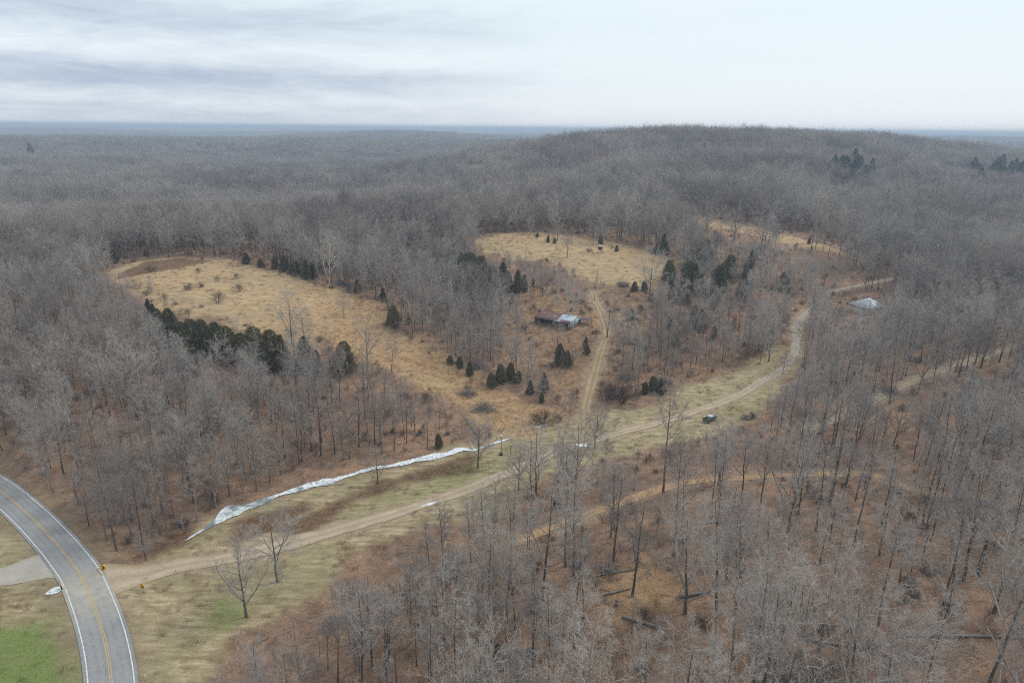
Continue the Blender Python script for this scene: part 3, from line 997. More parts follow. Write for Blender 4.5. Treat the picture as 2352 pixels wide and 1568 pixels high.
def make_cedar(H, wid, mat, n=3600, lump=.42, tuft=.40, top=.6):
    """Dense evergreen: leaf-sized sprays through an uneven cone, with a short trunk."""
    tr, cr = MB(), MB()
    P = trunk_line(H * .9, .03, 6, .02)
    tr.tubes(P, (H * .016 * np.linspace(1, .15, 6))[None], 6)
    t = rng.beta(1.2, 1.35, n)
    a = rng.uniform(0, 6.28, n)
    f = np.array([vnoise(np.cos(a) * 1.6 + 5 * t + s, np.sin(a) * 1.6 + 3 + 4 * t, 7) for s in (rng.uniform(0, 90),)])[0]
    prof = wid * (np.clip(t / .1, 0, 1) ** .6) * (1 - t) ** top * (1 - lump + 2 * lump * f)
    rad = prof * np.sqrt(rng.uniform(.18, 1, n))
    c = np.stack([np.cos(a) * rad, np.sin(a) * rad, H * (.06 + .94 * t)], 1)
    out = unit(np.stack([np.cos(a), np.sin(a), np.full(n, .55)], 1) + rng.normal(0, .45, (n, 3)))
    L = tuft * rng.uniform(.6, 1.5, n) * (1 - .35 * t)
    p1 = c + out * L[:, None]
    cr.spikes(c, p1, L * rng.uniform(.4, .75, n))
    cr.spikes(c, c + unit(out + rng.normal(0, .7, (n, 3))) * L[:, None] * .9, L * .5)
    return dict(H=H, trunk=tr.mesh('trunk', M_BARK), crown=cr.mesh('crown', mat), joined=join_mesh(tr, cr, (M_BARK, mat)))


CEDAR = [make_cedar(8.0, wd, M_CEDAR, top=tp) for wd, tp in ((1.9, .62), (2.4, .5), (2.9, .4), (1.7, .7), (2.2, .42), (2.7, .55), (3.2, .36))]
PINE = [make_cedar(17.0, 4.0, M_PINE, 1500, .35, .8) for _ in range(2)]


def tree_thing(pr, name, p, scale, rz, label, cat, group=None):
    o = empty(name, p, rz, scale)
    tag(o, label, cat, group)
    for part in ('trunk', 'crown'):
        c = bpy.data.objects.new(part, pr[part])
        COL.objects.link(c)
        c.parent = o
    return o


def scatter(name, P, rot, scl, idx, meshes, label=None):
    """One stuff object that grows copies of a few meshes on its points (geometry nodes)."""
    me = bpy.data.meshes.new(name)
    me.vertices.add(len(P))
    me.vertices.foreach_set('co', np.asarray(P, np.float32).ravel())
    for nm, tp, v in (('rot', 'FLOAT', rot), ('scl', 'FLOAT', scl), ('idx', 'INT', idx)):
        a = me.attributes.new(nm, tp, 'POINT')
        a.data.foreach_set('value', np.asarray(v, np.float32 if tp == 'FLOAT' else np.int32))
    o = bpy.data.objects.new(name, me)
    COL.objects.link(o)
    ng = bpy.data.node_groups.new(name, 'GeometryNodeTree')
    ng.interface.new_socket('Geometry', in_out='INPUT', socket_type='NodeSocketGeometry')
    ng.interface.new_socket('Geometry', in_out='OUTPUT', socket_type='NodeSocketGeometry')
    N, Lk = ng.nodes, ng.links
    gi, go = N.new('NodeGroupInput'), N.new('NodeGroupOutput')
    iop, g2i = N.new('GeometryNodeInstanceOnPoints'), N.new('GeometryNodeGeometryToInstance')

    def attr(nm, tp):
        a = N.new('GeometryNodeInputNamedAttribute')
        a.data_type = tp
        a.inputs['Name'].default_value = nm
        return next(s for s in a.outputs if s.enabled and s.name == 'Attribute')
    for mm in meshes:
        so = bpy.data.objects.new(name + '_source', mm)          # not linked to the scene: only lends its mesh
        oi = N.new('GeometryNodeObjectInfo')
        oi.inputs['Object'].default_value = so
        Lk.new(oi.outputs['Geometry'], g2i.inputs[0])
    Lk.new(gi.outputs[0], iop.inputs['Points'])
    Lk.new(g2i.outputs[0], iop.inputs['Instance'])
    iop.inputs['Pick Instance'].default_value = True
    Lk.new(attr('idx', 'INT'), iop.inputs['Instance Index'])
    cx = N.new('ShaderNodeCombineXYZ')
    Lk.new(attr('rot', 'FLOAT'), cx.inputs[2])
    e2r = N.new('FunctionNodeEulerToRotation')
    Lk.new(cx.outputs[0], e2r.inputs[0])
    Lk.new(e2r.outputs[0], iop.inputs['Rotation'])
    Lk.new(attr('scl', 'FLOAT'), iop.inputs['Scale'])
    Lk.new(iop.outputs[0], go.inputs[0])
    md = o.modifiers.new('scatter', 'NODES')
    md.node_group = ng
    return tag(o, label, kind='stuff')


def in_view(x, y, z, mx_=260, top=None, bot=2000):
    px, py, d = project(np.stack([x, y, z], -1))
    return (d > 20) & (px > -mx_) & (px < W_ + mx_) & (py < bot)


W_ = 2352


def openness(x, y):
    """0 in closed wood .. 1 where no forest tree stands."""
    o = np.zeros(x.shape)
    for Pz, e in ((FIELD, 2), (FIELD2, 2), (STRIP, -3), (VALLEY, 1), (WEST, 0)):
        o = np.maximum(o, (poly_sd(x, y, Pz) > -e) * 1.0)
    o = np.maximum(o, (poly_sd(x, y, HOLLOW) > 0) * .80)
    for k, (L, hw) in TRACKS.items():
        o = np.maximum(o, (near_line(x, y, L, 8) < hw + 1.3) * 1.0)
    o = np.maximum(o, (near_line(x, y, ROAD, 20) < 6.8) * 1.0)
    o = np.maximum(o, (near_line(x, y, CREEK[:, :2], 10) < 3.2) * 1.0)
    return o


BARN = at(1285, 741)
HOUSE = at(1990, 716)


def jgrid(x0, x1, y0, y1, c, j=.46):
    gx, gy = np.meshgrid(np.arange(x0, x1, c), np.arange(y0, y1, c))
    gx = gx + np.where((np.arange(gx.shape[0]) % 2)[:, None] == 0, 0, c / 2)
    return (gx + rng.uniform(-j, j, gx.shape) * c).ravel(), (gy + rng.uniform(-j, j, gy.shape) * c).ravel()


# --- named single trees: (photo x, photo y of the foot, height in photo pixels, kind list, prototype, label)
def stand(px, py, hpx, protos, k, name, label, cat='tree', group=None, rz=None, lean=None):
    p = at(px, py)
    H = hpx / ppm(p) / .985 * (1.2 if name == 'bare_tree' else 1.08 if name == 'white_tree' else 1)
    pr = protos[k % len(protos)]
    o = tree_thing(pr, name, (p[0], p[1], p[2] - .15), H / pr['H'], rng.uniform(0, 6.28) if rz is None else rz, label, cat, group)
    if lean:
        o.rotation_euler = (0, lean, o.rotation_euler.z if rz is None else rz)
    return o


TAKEN = []
SINGLE = [
    (566, 1416, 158, LONE, 0, 'wide bare tree, the nearer of the pair on the grass below the dirt track'),
    (637, 1336, 150, LONE, 1, 'upright bare tree at the lower edge of the dirt track beside the road junction'),
    (867, 1112, 80, LONE, 2, 'small dark bare tree on the grass halfway along the icy creek'),
    (1098, 1075, 100, LONE, 0, 'round bare tree on the grass by the upper end of the icy creek'),
    (430, 1241, 62, LONE, 3, 'small bare tree standing at the lower end of the white creek ice'),
    (334, 1286, 62, LONE, 2, 'low spreading bare tree beside the ditch nearest the road sign'),
    (361, 1262, 42, LONE, 1, 'thin bare sapling beside the spreading tree near the road ditch'),
    (1232, 1140, 140, LONE, 1, 'many stemmed bare tree between the dirt track and the orange slope track'),
    (1282, 1110, 112, LONE, 3, 'straight bare tree right behind the many stemmed tree at the dirt track'),
    (1326, 1100, 122, LONE, 1, 'leaning bare tree with a thick dark trunk beside the track puddle'),
    (1366, 1030, 88, LONE, 0, 'fan shaped bare tree behind the frozen puddle on the track'),
    (1140, 1198, 92, LONE, 2, 'dark bushy bare tree at the lower edge of the valley grass'),
    (1190, 1125, 100, GREYT, 1, 'thin pole like tree in front of the many stemmed tree'),
    (1523, 1130, 205, FOREST, 1, 'tall two stemmed tree rising above the slope beside the orange track'),
    (1412, 1215, 150, FOREST, 3, 'dark straight tree standing on the lower side of the orange slope track'),
    (1745, 836, 72, LONE, 3, 'first of the dark bare trees beside the creek bend under the hollow'),
    (1765, 830, 80, LONE, 1, 'broken topped dark tree at the bend of the gravel track'),
    (1800, 852, 40, LONE, 2, 'leaning bare tree arching over the gravel track bend'),
    (388, 592, 62, LONE, 0, 'spreading bare oak at the top edge of the left hill field'),
    (1303, 592, 52, LONE, 1, 'dense twiggy tree standing alone on the middle field'),
    (1280, 552, 48, LONE, 2, 'pale leafless tree at the back of the middle field'),
    (1384, 562, 44, LONE, 0, 'pale leafless tree behind the hunting stand'),
    (1218, 540, 36, LONE, 2, 'pale round crowned tree at the far left back of the middle field'),
    (1362, 560, 36, LONE, 1, 'short pale tree beside the hunting stand'),
    (670, 790, 95, LONE, 1, 'tall thin bare tree in the broomsedge above the cedar row'),
    (702, 815, 90, LONE, 3, 'tall thin bare tree beside a cedar at the near edge of the left field'),
    (845, 850, 95, GREYT, 2, 'many limbed grey tree at the lower edge of the orange grass'),
    (900, 858, 78, LONE, 3, 'slender tree standing in the orange grass slope'),
    (790, 730, 45, LONE, 1, 'small bare sapling tree on the open left hill field edge'),
    (1410, 990, 25, LONE, 1, 'small bare tree between the barn track and the main track'),
    (1280, 800, 60, LONE, 3, 'dark double tree beside the barn track below the barn'),
    (1395, 775, 60, LONE, 0, 'bare tree standing at the bend of the barn track'),
    (1455, 772, 55, FOREST, 2, 'bare tree in the brown grass beyond the barn track'),
    (1530, 840, 110, FOREST, 0, 'tall bare tree on the slope right of the barn track'),
    (1490, 690, 90, LONE, 1, 'tall thin tree at the lower edge of the middle field'),
    (1365, 690, 65, FOREST, 8, 'pole thin tree at the top of the barn track'),
]
for px, py, h, prs, k, lab in SINGLE:
    o = stand(px, py, h, prs, k, 'bare_tree', lab)
    TAKEN.append((o.location.x, o.location.y))
WHITE = [
    (1214, 690, 76, 0, 'bright white barked tree in the brown grass behind the barn', None),
    (1308, 745, 112, 2, 'tall pale tree with wide limbs at the front corner of the barn', None),
    (1108, 757, 50, 0, 'crooked white tree leaning right in the hollow left of the barn', .3),
    (345, 705, 62, 1, 'white tree rising from the wood edge at the left hill field', None),
    (470, 800, 60, 0, 'white limbed tree leaning over the cedar row', -.35),
    (790, 655, 105, 1, 'pale tall tree with fine limbs at the far edge of the left field', None),
    (757, 655, 100, 2, 'pale forked tree at the far edge of the left field', None),
    (735, 640, 85, 0, 'pale tree leaning left behind the dark cedars of the left field', -.2),
    (870, 640, 80, 1, 'pale slender tree in the head of the hollow', None),
    (960, 745, 130, 1, 'tall pale tree in the middle of the grey thicket in the hollow', None),
    (985, 760, 120, 2, 'pale tree in the grey thicket nearest the barn clearing', None),
    (1915, 675, 75, 2, 'pale cluster tree beside the bend of the far dirt road', None),
    (1852, 690, 70, 1, 'dead white trunk tree beside the upper gravel track', None),
    (1978, 556, 42, 1, 'thin white tree leaning right beyond the ridge track', .2),
    (1700, 700, 75, 0, 'white tree leaning right among the dark cedars', .3),
    (2200, 560, 30, 0, 'bone white dead tree in the far right wood', None),
    (1040, 700, 100, 0, 'pale tree in the hollow beneath the dark cedar clump', None),
    (1330, 1525, 210, 0, 'pale crooked tree on the leaf covered slope at the bottom of the wood', None),
    (1640, 1490, 280, 1, 'big pale barked tree rising from the leafy slope', None),
    (2290, 1600, 420, 1, 'large pale trunked tree closest to the camera on the leafy slope', None),
    (1745, 1560, 260, 2, 'pale fan limbed tree at the bottom edge of the leafy slope', None),
]
for px, py, h, k, lab, ln in WHITE:
    o = stand(px, py, h, PALE, k, 'white_tree', lab, lean=ln, rz=0.4 * k if ln else None)
    TAKEN.append((o.location.x, o.location.y))

# --- evergreens
G1, G2, G3, G4, G5 = ('cedars along the near edge of the left hill field', 'cedars along the far edge of the left hill field', 'cedars in the clump left of the barn',
                      'cedars on the wooded hillside right of the middle field', 'cedars scattered in the hollow')
L_ = {G1: 'dark green cedar in the row along the near edge of the left hill field', G2: 'dark cedar standing against the wood at the far edge of the left field',
      G3: 'dense dark cedar in the clump between the hollow and the middle field', G4: 'dark cedar among bare trees on the hillside right of the middle field',
      G5: 'dark green cedar in the brushy hollow below the barn'}
CED = [(g, x, y, h, wd) for g, lst in {
    G1: [(372, 770, 62, 1), (395, 790, 75, 1.2), (420, 800, 80, 1.3), (445, 812, 85, 1.2), (470, 822, 80, 1.2), (500, 826, 85, 1.1), (530, 832, 80, 1.2), (560, 838, 85, 1.3),
         (590, 842, 100, 1.3), (620, 845, 105, 1.3), (648, 848, 95, 1.2), (700, 850, 78, 1), (735, 862, 66, 1), (355, 760, 55, 1), (340, 745, 55, 1), (415, 845, 70, 1.2), (455, 860, 70, 1.2)],
    G2: [(565, 606, 24, 1.3), (603, 614, 18, 1.3), (635, 619, 34, 1.2), (655, 624, 34, 1.2), (685, 634, 42, 1.1), (705, 641, 46, 1.1), (668, 630, 30, 1.3), (720, 640, 38, 1), (336, 588, 16, 1.2)],
    G3: [(1065, 640, 60, 1.1), (1085, 655, 78, 1.3), (1105, 660, 70, 1.2), (1130, 655, 56, 1.2), (1150, 662, 64, 1.1), (1168, 668, 60, 1.1), (1188, 672, 48, 1.1), (1205, 668, 40, 1), (1080, 690, 52, 1.2), (1110, 695, 50, 1.2), (1225, 660, 30, 1)],
    G4: [(1560, 650, 50, 1.2), (1590, 660, 60, 1.2), (1615, 650, 60, 1.1), (1640, 660, 66, 1.2), (1665, 670, 66, 1.1), (1690, 665, 60, 1.2), (1600, 700, 50, 1.1), (1635, 710, 55, 1.1), (1575, 690, 60, 1.2), (1720, 640, 50, 1), (1745, 655, 45, 1),
         (1660, 630, 50, 1.1), (1620, 620, 55, 1.1), (1585, 620, 46, 1.1), (1550, 690, 45, 1.1), (1700, 700, 50, 1), (1780, 650, 40, 1)],
    G5: [(940, 745, 36, 1), (976, 618, 36, 1), (1006, 622, 34, 1), (985, 640, 30, 1), (850, 650, 40, 1), (1150, 880, 42, 1.3), (1130, 890, 32, 1.3), (1172, 872, 48, 1.1), (1250, 898, 40, 1.1), (1055, 845, 30, 1.3), (1030, 835, 26, 1.3),
         (1500, 898, 40, 1.1), (1460, 670, 24, 1.2), (1475, 668, 22, 1.2), (1590, 745, 40, 1.1), (1610, 760, 45, 1.1), (1640, 780, 40, 1.1), (905, 650, 20, 1), (1075, 862, 34, 1.2), (1195, 878, 30, 1.2), (1215, 905, 34, 1.1), (1240, 925, 26, 1.2), (1340, 800, 28, 1), (1350, 815, 24, 1.2), (1520, 905, 38, 1.1), (1480, 905, 30, 1.2),
         (1555, 800, 34, 1), (1680, 760, 34, 1), (1120, 720, 34, 1.1), (1095, 730, 30, 1), (1010, 655, 26, 1), (880, 690, 30, 1.1), (820, 672, 36, 1.1), (1455, 735, 24, 1.2)]}.items() for x, y, h, wd in lst]
for i, (g, x, y, h, wd) in enumerate(CED):
    y += rng.uniform(-7, 7) if g in (G1, G4) else 0
    o = stand(x + (rng.uniform(-26, 26) if g == G4 else rng.uniform(-5, 5)), y + (rng.uniform(-14, 14) if g == G4 else 0), h * rng.uniform(.78, 1.2), CEDAR, [(3, 0), (0, 4), (1, 4, 5), (2, 5, 6)][min(3, int((wd - .95) * 9))][int(rng.integers(0, 2))], 'cedar_tree', L_[g], 'cedar', g)
    o.scale.x *= rng.uniform(.9, 1.3); o.scale.y *= rng.uniform(.9, 1.3)
    o.rotation_euler.x = rng.normal(0, .04)
    TAKEN.append((o.location.x, o.location.y))
for x, y, h, k, lab in [
    (265, 604, 32, 2, 'round dark cedar alone before the wood at the top left of the left field'),
    (905, 753, 54, 2, 'bronze tinged cedar at the right tip of the left hill field'),
    (793, 858, 78, 2, 'large round topped cedar at the lower edge of the orange grass'),
    (1008, 1028, 36, 1, 'small cedar on the bank above the icy creek'),
    (1135, 1536, 74, 2, 'olive green cedar on the near leafy slope'),
    (1280, 1165, 50, 3, 'thin dead looking cedar beside the orange slope track'),
    (1298, 1085, 24, 2, 'small dark cedar bush behind the orange slope track'),
    (1286, 838, 52, 1, 'pointed cedar below the barn beside a brush pile'),
    (1302, 842, 40, 2, 'broad cedar touching the brush pile below the barn'),
    (1177, 697, 28, 3, 'small pointed cedar alone in the orange grass left of the barn'),
    (1259, 557, 18, 0, 'small pointed cedar on the back half of the middle field'),
    (1274, 559, 14, 2, 'small round cedar next to the pointed one on the middle field'),
    (1234, 545, 12, 2, 'tiny round cedar near the left back edge of the middle field'),
    (1416, 577, 14, 2, 'small round cedar right of the hunting stand'),
    (1380, 560, 20, 1, 'dark cedar behind the hunting stand'),
    (1523, 582, 46, 0, 'tall pointed cedar at the right corner of the middle field'),
    (1506, 583, 22, 2, 'low cedar at the foot of the tall corner cedar'),
    (1046, 574, 56, 2, 'tall broad evergreen at the left corner of the middle field'),
    (1538, 752, 34, 1, 'blue green cedar alone in the grass right of the barn track'),
    (1858, 560, 16, 0, 'small dark cedar beside the ridge track'),
    (75, 376, 46, 2, 'single dark evergreen far off in the left forest'),
]:
    pr = PINE if y < 400 else CEDAR
    o = stand(x, y, h, pr, k, 'cedar_tree', lab, 'cedar')
    TAKEN.append((o.location.x, o.location.y))
gp1, gp2 = 'far pines in the left dark stand', 'far pines in the right dark stand'
for k in range(52):
    lft = k < 24
    x, y = (rng.normal(1955, 24), rng.normal(420, 9)) if lft else (rng.uniform(2225, 2360), rng.normal(428, 6))
    stand(x, y, rng.uniform(46, 62), PINE, k, 'pine_tree', 'dark pine in the small evergreen stand on the far right slope' if lft else 'dark pine in the long evergreen stand at the right border', 'pine', gp1 if lft else gp2)

# --- shrubs
M_SHRUB = wood_mat('shrub_twig', (.09, .072, .06), (.19, .155, .13))
SHRUB = [dict(H=2.2, crown=make_bush(2.2, 16, M_SHRUB, 8, 24).mesh('shrub', M_SHRUB)), dict(H=1.6, crown=make_bush(2.0, 30, M_SHRUB, 8, 48).mesh('shrub', M_SHRUB))]
for x, y, h, k, lab in [
    (497, 647, 15, 0, 'dark double shrub in the middle of the left hill field'), (543, 641, 15, 0, 'upright dark shrub right of the double shrub on the left field'),
    (435, 664, 12, 1, 'low wide dark shrub on the left hill field'), (462, 660, 9, 1, 'low reddish shrub beside the wide dark shrub on the left field'),
    (499, 695, 28, 0, 'tall bare shrub alone low on the left hill field'), (551, 670, 20, 0, 'thin upright shrub right of the tall bare shrub on the left field'),
    (457, 627, 12, 0, 'small brown shrub high on the left hill field'), (345, 624, 14, 1, 'dark tangled shrub at the top left of the left field'),
    (466, 606, 6, 0, 'tiny dark bush at the top of the left hill field'), (462, 706, 6, 1, 'tiny green black bush near the cedar row'),
    (1430, 922, 40, 1, 'big dark evergreen looking bush beside the barn track'), (1400, 918, 34, 1, 'dark bush at the lower end of the barn track'), (1250, 975, 30, 1, 'tangled dark bush on the creek bank left of the barn track'),
    (1352, 578, 7, 1, 'low brown bush left of the hunting stand'), (1405, 572, 8, 0, 'small bush right of the hunting stand'),
]:
    p = at(x, y)
    o = bpy.data.objects.new('shrub', SHRUB[k]['crown'])
    COL.objects.link(o)
    o.location = (p[0], p[1], p[2] - .05)
    s = h / ppm(p) / SHRUB[k]['H']
    o.scale = (s * 1.1, s * 1.1, s)
    o.rotation_euler[2] = rng.uniform(0, 6)
    tag(o, lab, 'shrub')
TAKEN = np.array(TAKEN)

# --- the forest itself
x, y = jgrid(-420, 460, 40, 560, 4.4)
z = gz(x, y)
op = openness(x, y)
r = np.hypot(x, y)
px, py, dep = project(np.stack([x, y, z], -1))
_, pyt, _ = project(np.stack([x, y, z + 18], -1))
dens = np.full(x.shape, .80)
rightw = (px > 1150) & (py > 1000)                            # open, logged wood on the near right slope
dens[rightw] = .38
dens[(px > 1850) & (py > 640) & (py < 1000)] = .52
hollowish = (px > 900) & (px < 1850) & (py > 640) & (py < 1000)
dens[hollowish] = .50
dens[(px > 700) & (px < 1160) & (py > 600) & (py < 850)] = .85
dens[(px < 700) & (py > 620)] = .95
dens[(px > 520) & (px < 1250) & (py > 1225)] = 1.3
dens[(py > 980) & (py < 1230) & (px < 1100) & (px > 600)] = .55                           # thin foot of the left hill
dens *= np.clip(1 + .7 * fbm(x, y, 40, 81, 3), .35, 1.3)
ok = (rng.uniform(size=x.shape) < dens * (1 - op)) & in_view(x, y, z, 300, bot=2250) & (r < 560) & (pyt < 1600)
ok &= np.hypot(x - BARN[0], y - BARN[1]) > 13
ok &= np.hypot(x - HOUSE[0], y - HOUSE[1]) > 10
ok &= r > 58
for tx, ty in TAKEN:
    ok &= np.hypot(x - tx, y - ty) > 2.2
x, y, z, px, py, dep, r = (a[ok] for a in (x, y, z, px, py, dep, r))
N = len(x)
idx = rng.integers(0, len(FOREST), N)
vase = np.array([k in (7, 13, 14) for k in range(len(FOREST))])[idx]
idx = np.where(vase & (rng.uniform(size=N) < .5), rng.integers(0, 7, N), idx)
scl = rng.normal(1.0, .14, N).clip(.6, 1.3) * np.where(rng.uniform(size=N) < .22, .66, 1.0)
scl *= np.where((px > 1150) & (py > 1000), .98, .93)
scl *= np.where((px < 560) & (py > 620) & (py < 1300), .82, 1.0)
scl *= np.where((px > 480) & (px < 1230) & (py > 1225), rng.uniform(.55, .85, N), 1.0)
scl *= np.where((px > 900) & (px < 1850) & (py > 640) & (py < 1000), .72, 1.0)
rot = rng.uniform(0, 6.283, N)
allp = FOREST + GREYT
# which stretches of open ground the photograph shows: few crowns may stand across them
SEEN = [(.04, [(240, 628), (400, 592), (600, 610), (790, 668), (880, 705), (905, 750), (1000, 830), (1180, 905), (1270, 955), (1180, 985), (1000, 905), (900, 850), (830, 815), (760, 800), (700, 750), (640, 735), (540, 742), (430, 712), (350, 690)]),
        (.04, [(1075, 552), (1250, 531), (1420, 558), (1572, 600), (1500, 655), (1390, 665), (1330, 620), (1200, 580), (1110, 575)]),
        (.0, [(480, 1205), (640, 1130), (870, 1055), (1090, 1010), (1190, 995), (1190, 1085), (1060, 1120), (850, 1225), (600, 1295), (400, 1335), (270, 1345), (300, 1280)]),
        (.08, [(1330, 950), (1500, 905), (1720, 825), (1800, 780), (1815, 700), (1870, 690), (1850, 820), (1790, 890), (1660, 965), (1480, 1000), (1340, 1015)]),
        (.62, [(1945, 672), (2035, 672), (2035, 720), (1945, 720)]), (.0, [(1225, 690), (1400, 690), (1400, 800), (1225, 800)]), (.08, [(1335, 960), (1365, 780), (1420, 780), (1395, 960)]),
        (.2, [(1920, 965), (2110, 860), (2352, 778), (2352, 815), (2120, 895), (2000, 935)]), 
        (.08, [(1590, 492), (1780, 525), (2000, 590), (1990, 612), (1780, 558), (1600, 520)]), (.22, [(270, 1350), (560, 1290), (760, 1240), (1000, 1195), (1110, 1175), (880, 1290), (760, 1335), (560, 1450), (535, 1568), (270, 1568)]),
        (.62, [(345, 700), (670, 745), (670, 830), (520, 815), (370, 770)]), (.1, [(1900, 650), (2060, 632), (2060, 655), (1900, 690)]),
        (.3, [(1390, 1180), (1560, 1105), (1880, 1080), (1880, 1100), (1560, 1130), (1390, 1200)]), (.3, [(1370, 1290), (1560, 1290), (1560, 1420), (1370, 1420)]),
        (.0, [(-50, 1060), (60, 1130), (180, 1270), (300, 1350), (330, 1568), (-50, 1568)])]
drop = np.zeros(N, bool)
for tq in (.35, .6, .8, 1.0):
    qx, qy, _ = project(np.stack([x, y, z + 20 * scl * tq], -1))
    for kp, P_ in SEEN:
        hit_ = poly_sd(qx, qy, np.array(P_, float)) > 0
        drop |= hit_ & (rng.uniform(size=N) > kp)
ok = ~drop
x, y, z, px, py, dep, r, idx, scl, rot = (a[ok] for a in (x, y, z, px, py, dep, r, idx, scl, rot))
N = len(x)
# greyer, finer trees on the left bank and in the hollow
grey_zone = ((px < 600) & (py > 600)) | ((px > 880) & (px < 1250) & (py > 560) & (py < 800))
sw = grey_zone & (rng.uniform(size=N) < .55)
idx = np.where(sw, len(FOREST) + rng.integers(0, len(GREYT), N), idx)

hero = (px > -40) & (px < W_ + 40) & (py < 1700) & (py > 560)
size = np.where(hero, scl * 20 * FPX / dep, 0)
order = np.argsort(-size)
pick = order[:300 - len(SINGLE) - 3]
REG = [('trees of the open wood on the near right slope', 'bare grey tree in the open leaf strewn wood on the near right slope'),
       ('trees on the hillside above the icy creek', 'bare tree on the brown hillside above the icy creek'),
       ('trees on the bank above the paved road', 'grey bare tree in the dense wood on the bank above the paved road'),
       ('trees in the wood around the metal roofed house', 'bare tree in the wood between the gravel track and the upper track'),
       ('trees of the brushy hollow', 'bare tree in the brushy hollow around the barn clearing')]
for i in pick:
    a, b = px[i], py[i]
    g = 0 if (a > 1100 and b > 1000) else 3 if a > 1500 else 4 if a > 1000 else 1 if a > 330 else 2
    tree_thing(allp[idx[i]], 'bare_tree', (x[i], y[i], z[i] - .2), scl[i], rot[i], REG[g][1], 'tree', REG[g][0])
rest = np.setdiff1d(np.arange(N), pick)
scatter('woods', np.stack([x, y, z - .2], -1)[rest], rot[rest], scl[rest], idx[rest], [p['joined'] for p in allp], 'grey bare winter woods covering the hills')
print('near trees', N)

# saplings and brush under the trees
x, y = jgrid(-300, 330, 50, 470, 3.6)
z = gz(x, y)
px, py, dep = project(np.stack([x, y, z], -1))
op = openness(x, y)
d_ = .38 * np.clip(1 + 1.3 * fbm(x, y, 26, 91, 3), .1, 2)
d_ = np.where(op > .99, 0., d_)
d_ = np.where((px > 850) & (px < 1850) & (py > 600) & (py < 960) & (op < .99), .62 * np.clip(1 + 1.3 * fbm(x, y, 26, 91, 3), .25, 1.6), d_)
d_ = np.where((px < 430) & (py > 980) & (py < 1260) & (op < .99), .75, d_)
d_ = np.where((px > 1100) & (py > 1050) & (op < .99), .52 * np.clip(1 + 1.3 * fbm(x, y, 26, 91, 3), .25, 1.7), d_)
edge_ = np.minimum.reduce([np.abs(poly_sd(x, y, P_)) for P_ in (FIELD, FIELD2, STRIP)])
d_ = np.where((edge_ < 4.5) & (py < 900), .42 * np.clip(1 + 1.6 * fbm(x, y, 15, 93, 3), 0, 2), d_)
d_ = np.where((px > 930) & (px < 1320) & (py > 800) & (py < 1000) & (poly_sd(x, y, FIELD) > 3), .13 * np.clip(1 + 2 * fbm(x, y, 15, 93, 3), 0, 3), d_)
creekside = (near_line(x, y, UPPER, 14) < 9) | ((near_line(x, y, CREEK[:, :2], 14) < 9) & (py < 1010))
d_ = np.where(creekside & (op < 1), .8, d_)
ok = (rng.uniform(size=x.shape) < d_) & in_view(x, y, z, 200, bot=1800) & (np.hypot(x - BARN[0], y - BARN[1]) > 11)
x, y, z = x[ok], y[ok], z[ok]
N = len(x)
px, py = px[ok], py[ok]
idx = np.where(rng.uniform(size=N) < .62, rng.integers(0, 5, N), 5 + rng.integers(0, 4, N))
brushy = ((px > 1000) & (px < 1800) & (py > 730) & (py < 960)) | ((px < 430) & (py > 980))
idx = np.where(brushy & (rng.uniform(size=N) < .55), 9 + rng.integers(0, 2, N), idx)
scatter('undergrowth', np.stack([x, y, z - .1], -1), rng.uniform(0, 6.28, N), rng.uniform(.55, 1.2, N), idx, SAPS + BUSHES + [q_['crown'] for q_ in SHRUB], 'brown saplings and brush under the bare trees')
print('saplings', N)


# --- far woods: patches of many small trees
def patch(size, n, detail):
    b = MB()
    for k in range(n):
        cx_, cy_ = rng.uniform(-size / 2, size / 2, 2)
        H = rng.normal(18.5, 2.6) if rng.uniform() > .22 else rng.normal(14, 2)
        P = trunk_line(H * .92, .03, 4, .02)
        P[0, 0, 2] = -5
        R = (H * .013 * np.linspace(1, .3, 4))[None]
        off = np.array([cx_, cy_, 0])
        b.tubes(P + off, R, 3, 0)
        if detail == 2:
            P1, R1 = sprout(P, R, 10, .45, .98, 54, 12, .31, 2, .14, .02, fall=.25)
            tm_ = int(rng.choice([1, 1, 1, 2, 2, 3]))
            b.spikes(P1[:, 0] + off, P1[:, 2] + off, np.full(len(P1), .16), tm_)
            P2, R2 = sprout(P1, R1, 7, .2, 1, 48, 14, .5, 1, .05, .02)
            b.spikes(P2[:, 0] + off, P2[:, 1] + off, np.full(len(P2), .11), tm_)
            P3, _ = sprout(P2, R2, 5, .1, 1, 48, 16, .6, 1, .05, .02)
            b.spikes(P3[:, 0] + off, P3[:, 1] + off, np.full(len(P3), .085), tm_)
        else:
            tm_ = int(rng.choice([1, 1, 2, 3]))
            P1, R1 = sprout(P, R, 7, .45, .98, 42, 8, .36, 1, .2, .02)
            b.spikes(P1[:, 0] + off, P1[:, 1] + off, np.full(len(P1), .35), tm_)
            P2, _ = sprout(P1, R1, 5, .2, 1, 42, 12, .55, 1, .12, .02)
            b.spikes(P2[:, 0] + off, P2[:, 1] + off, np.full(len(P2), .34), tm_)
    return b.mesh('patch', [M_BARK, M_TWIG, M_TWIGD, M_TWIGL])


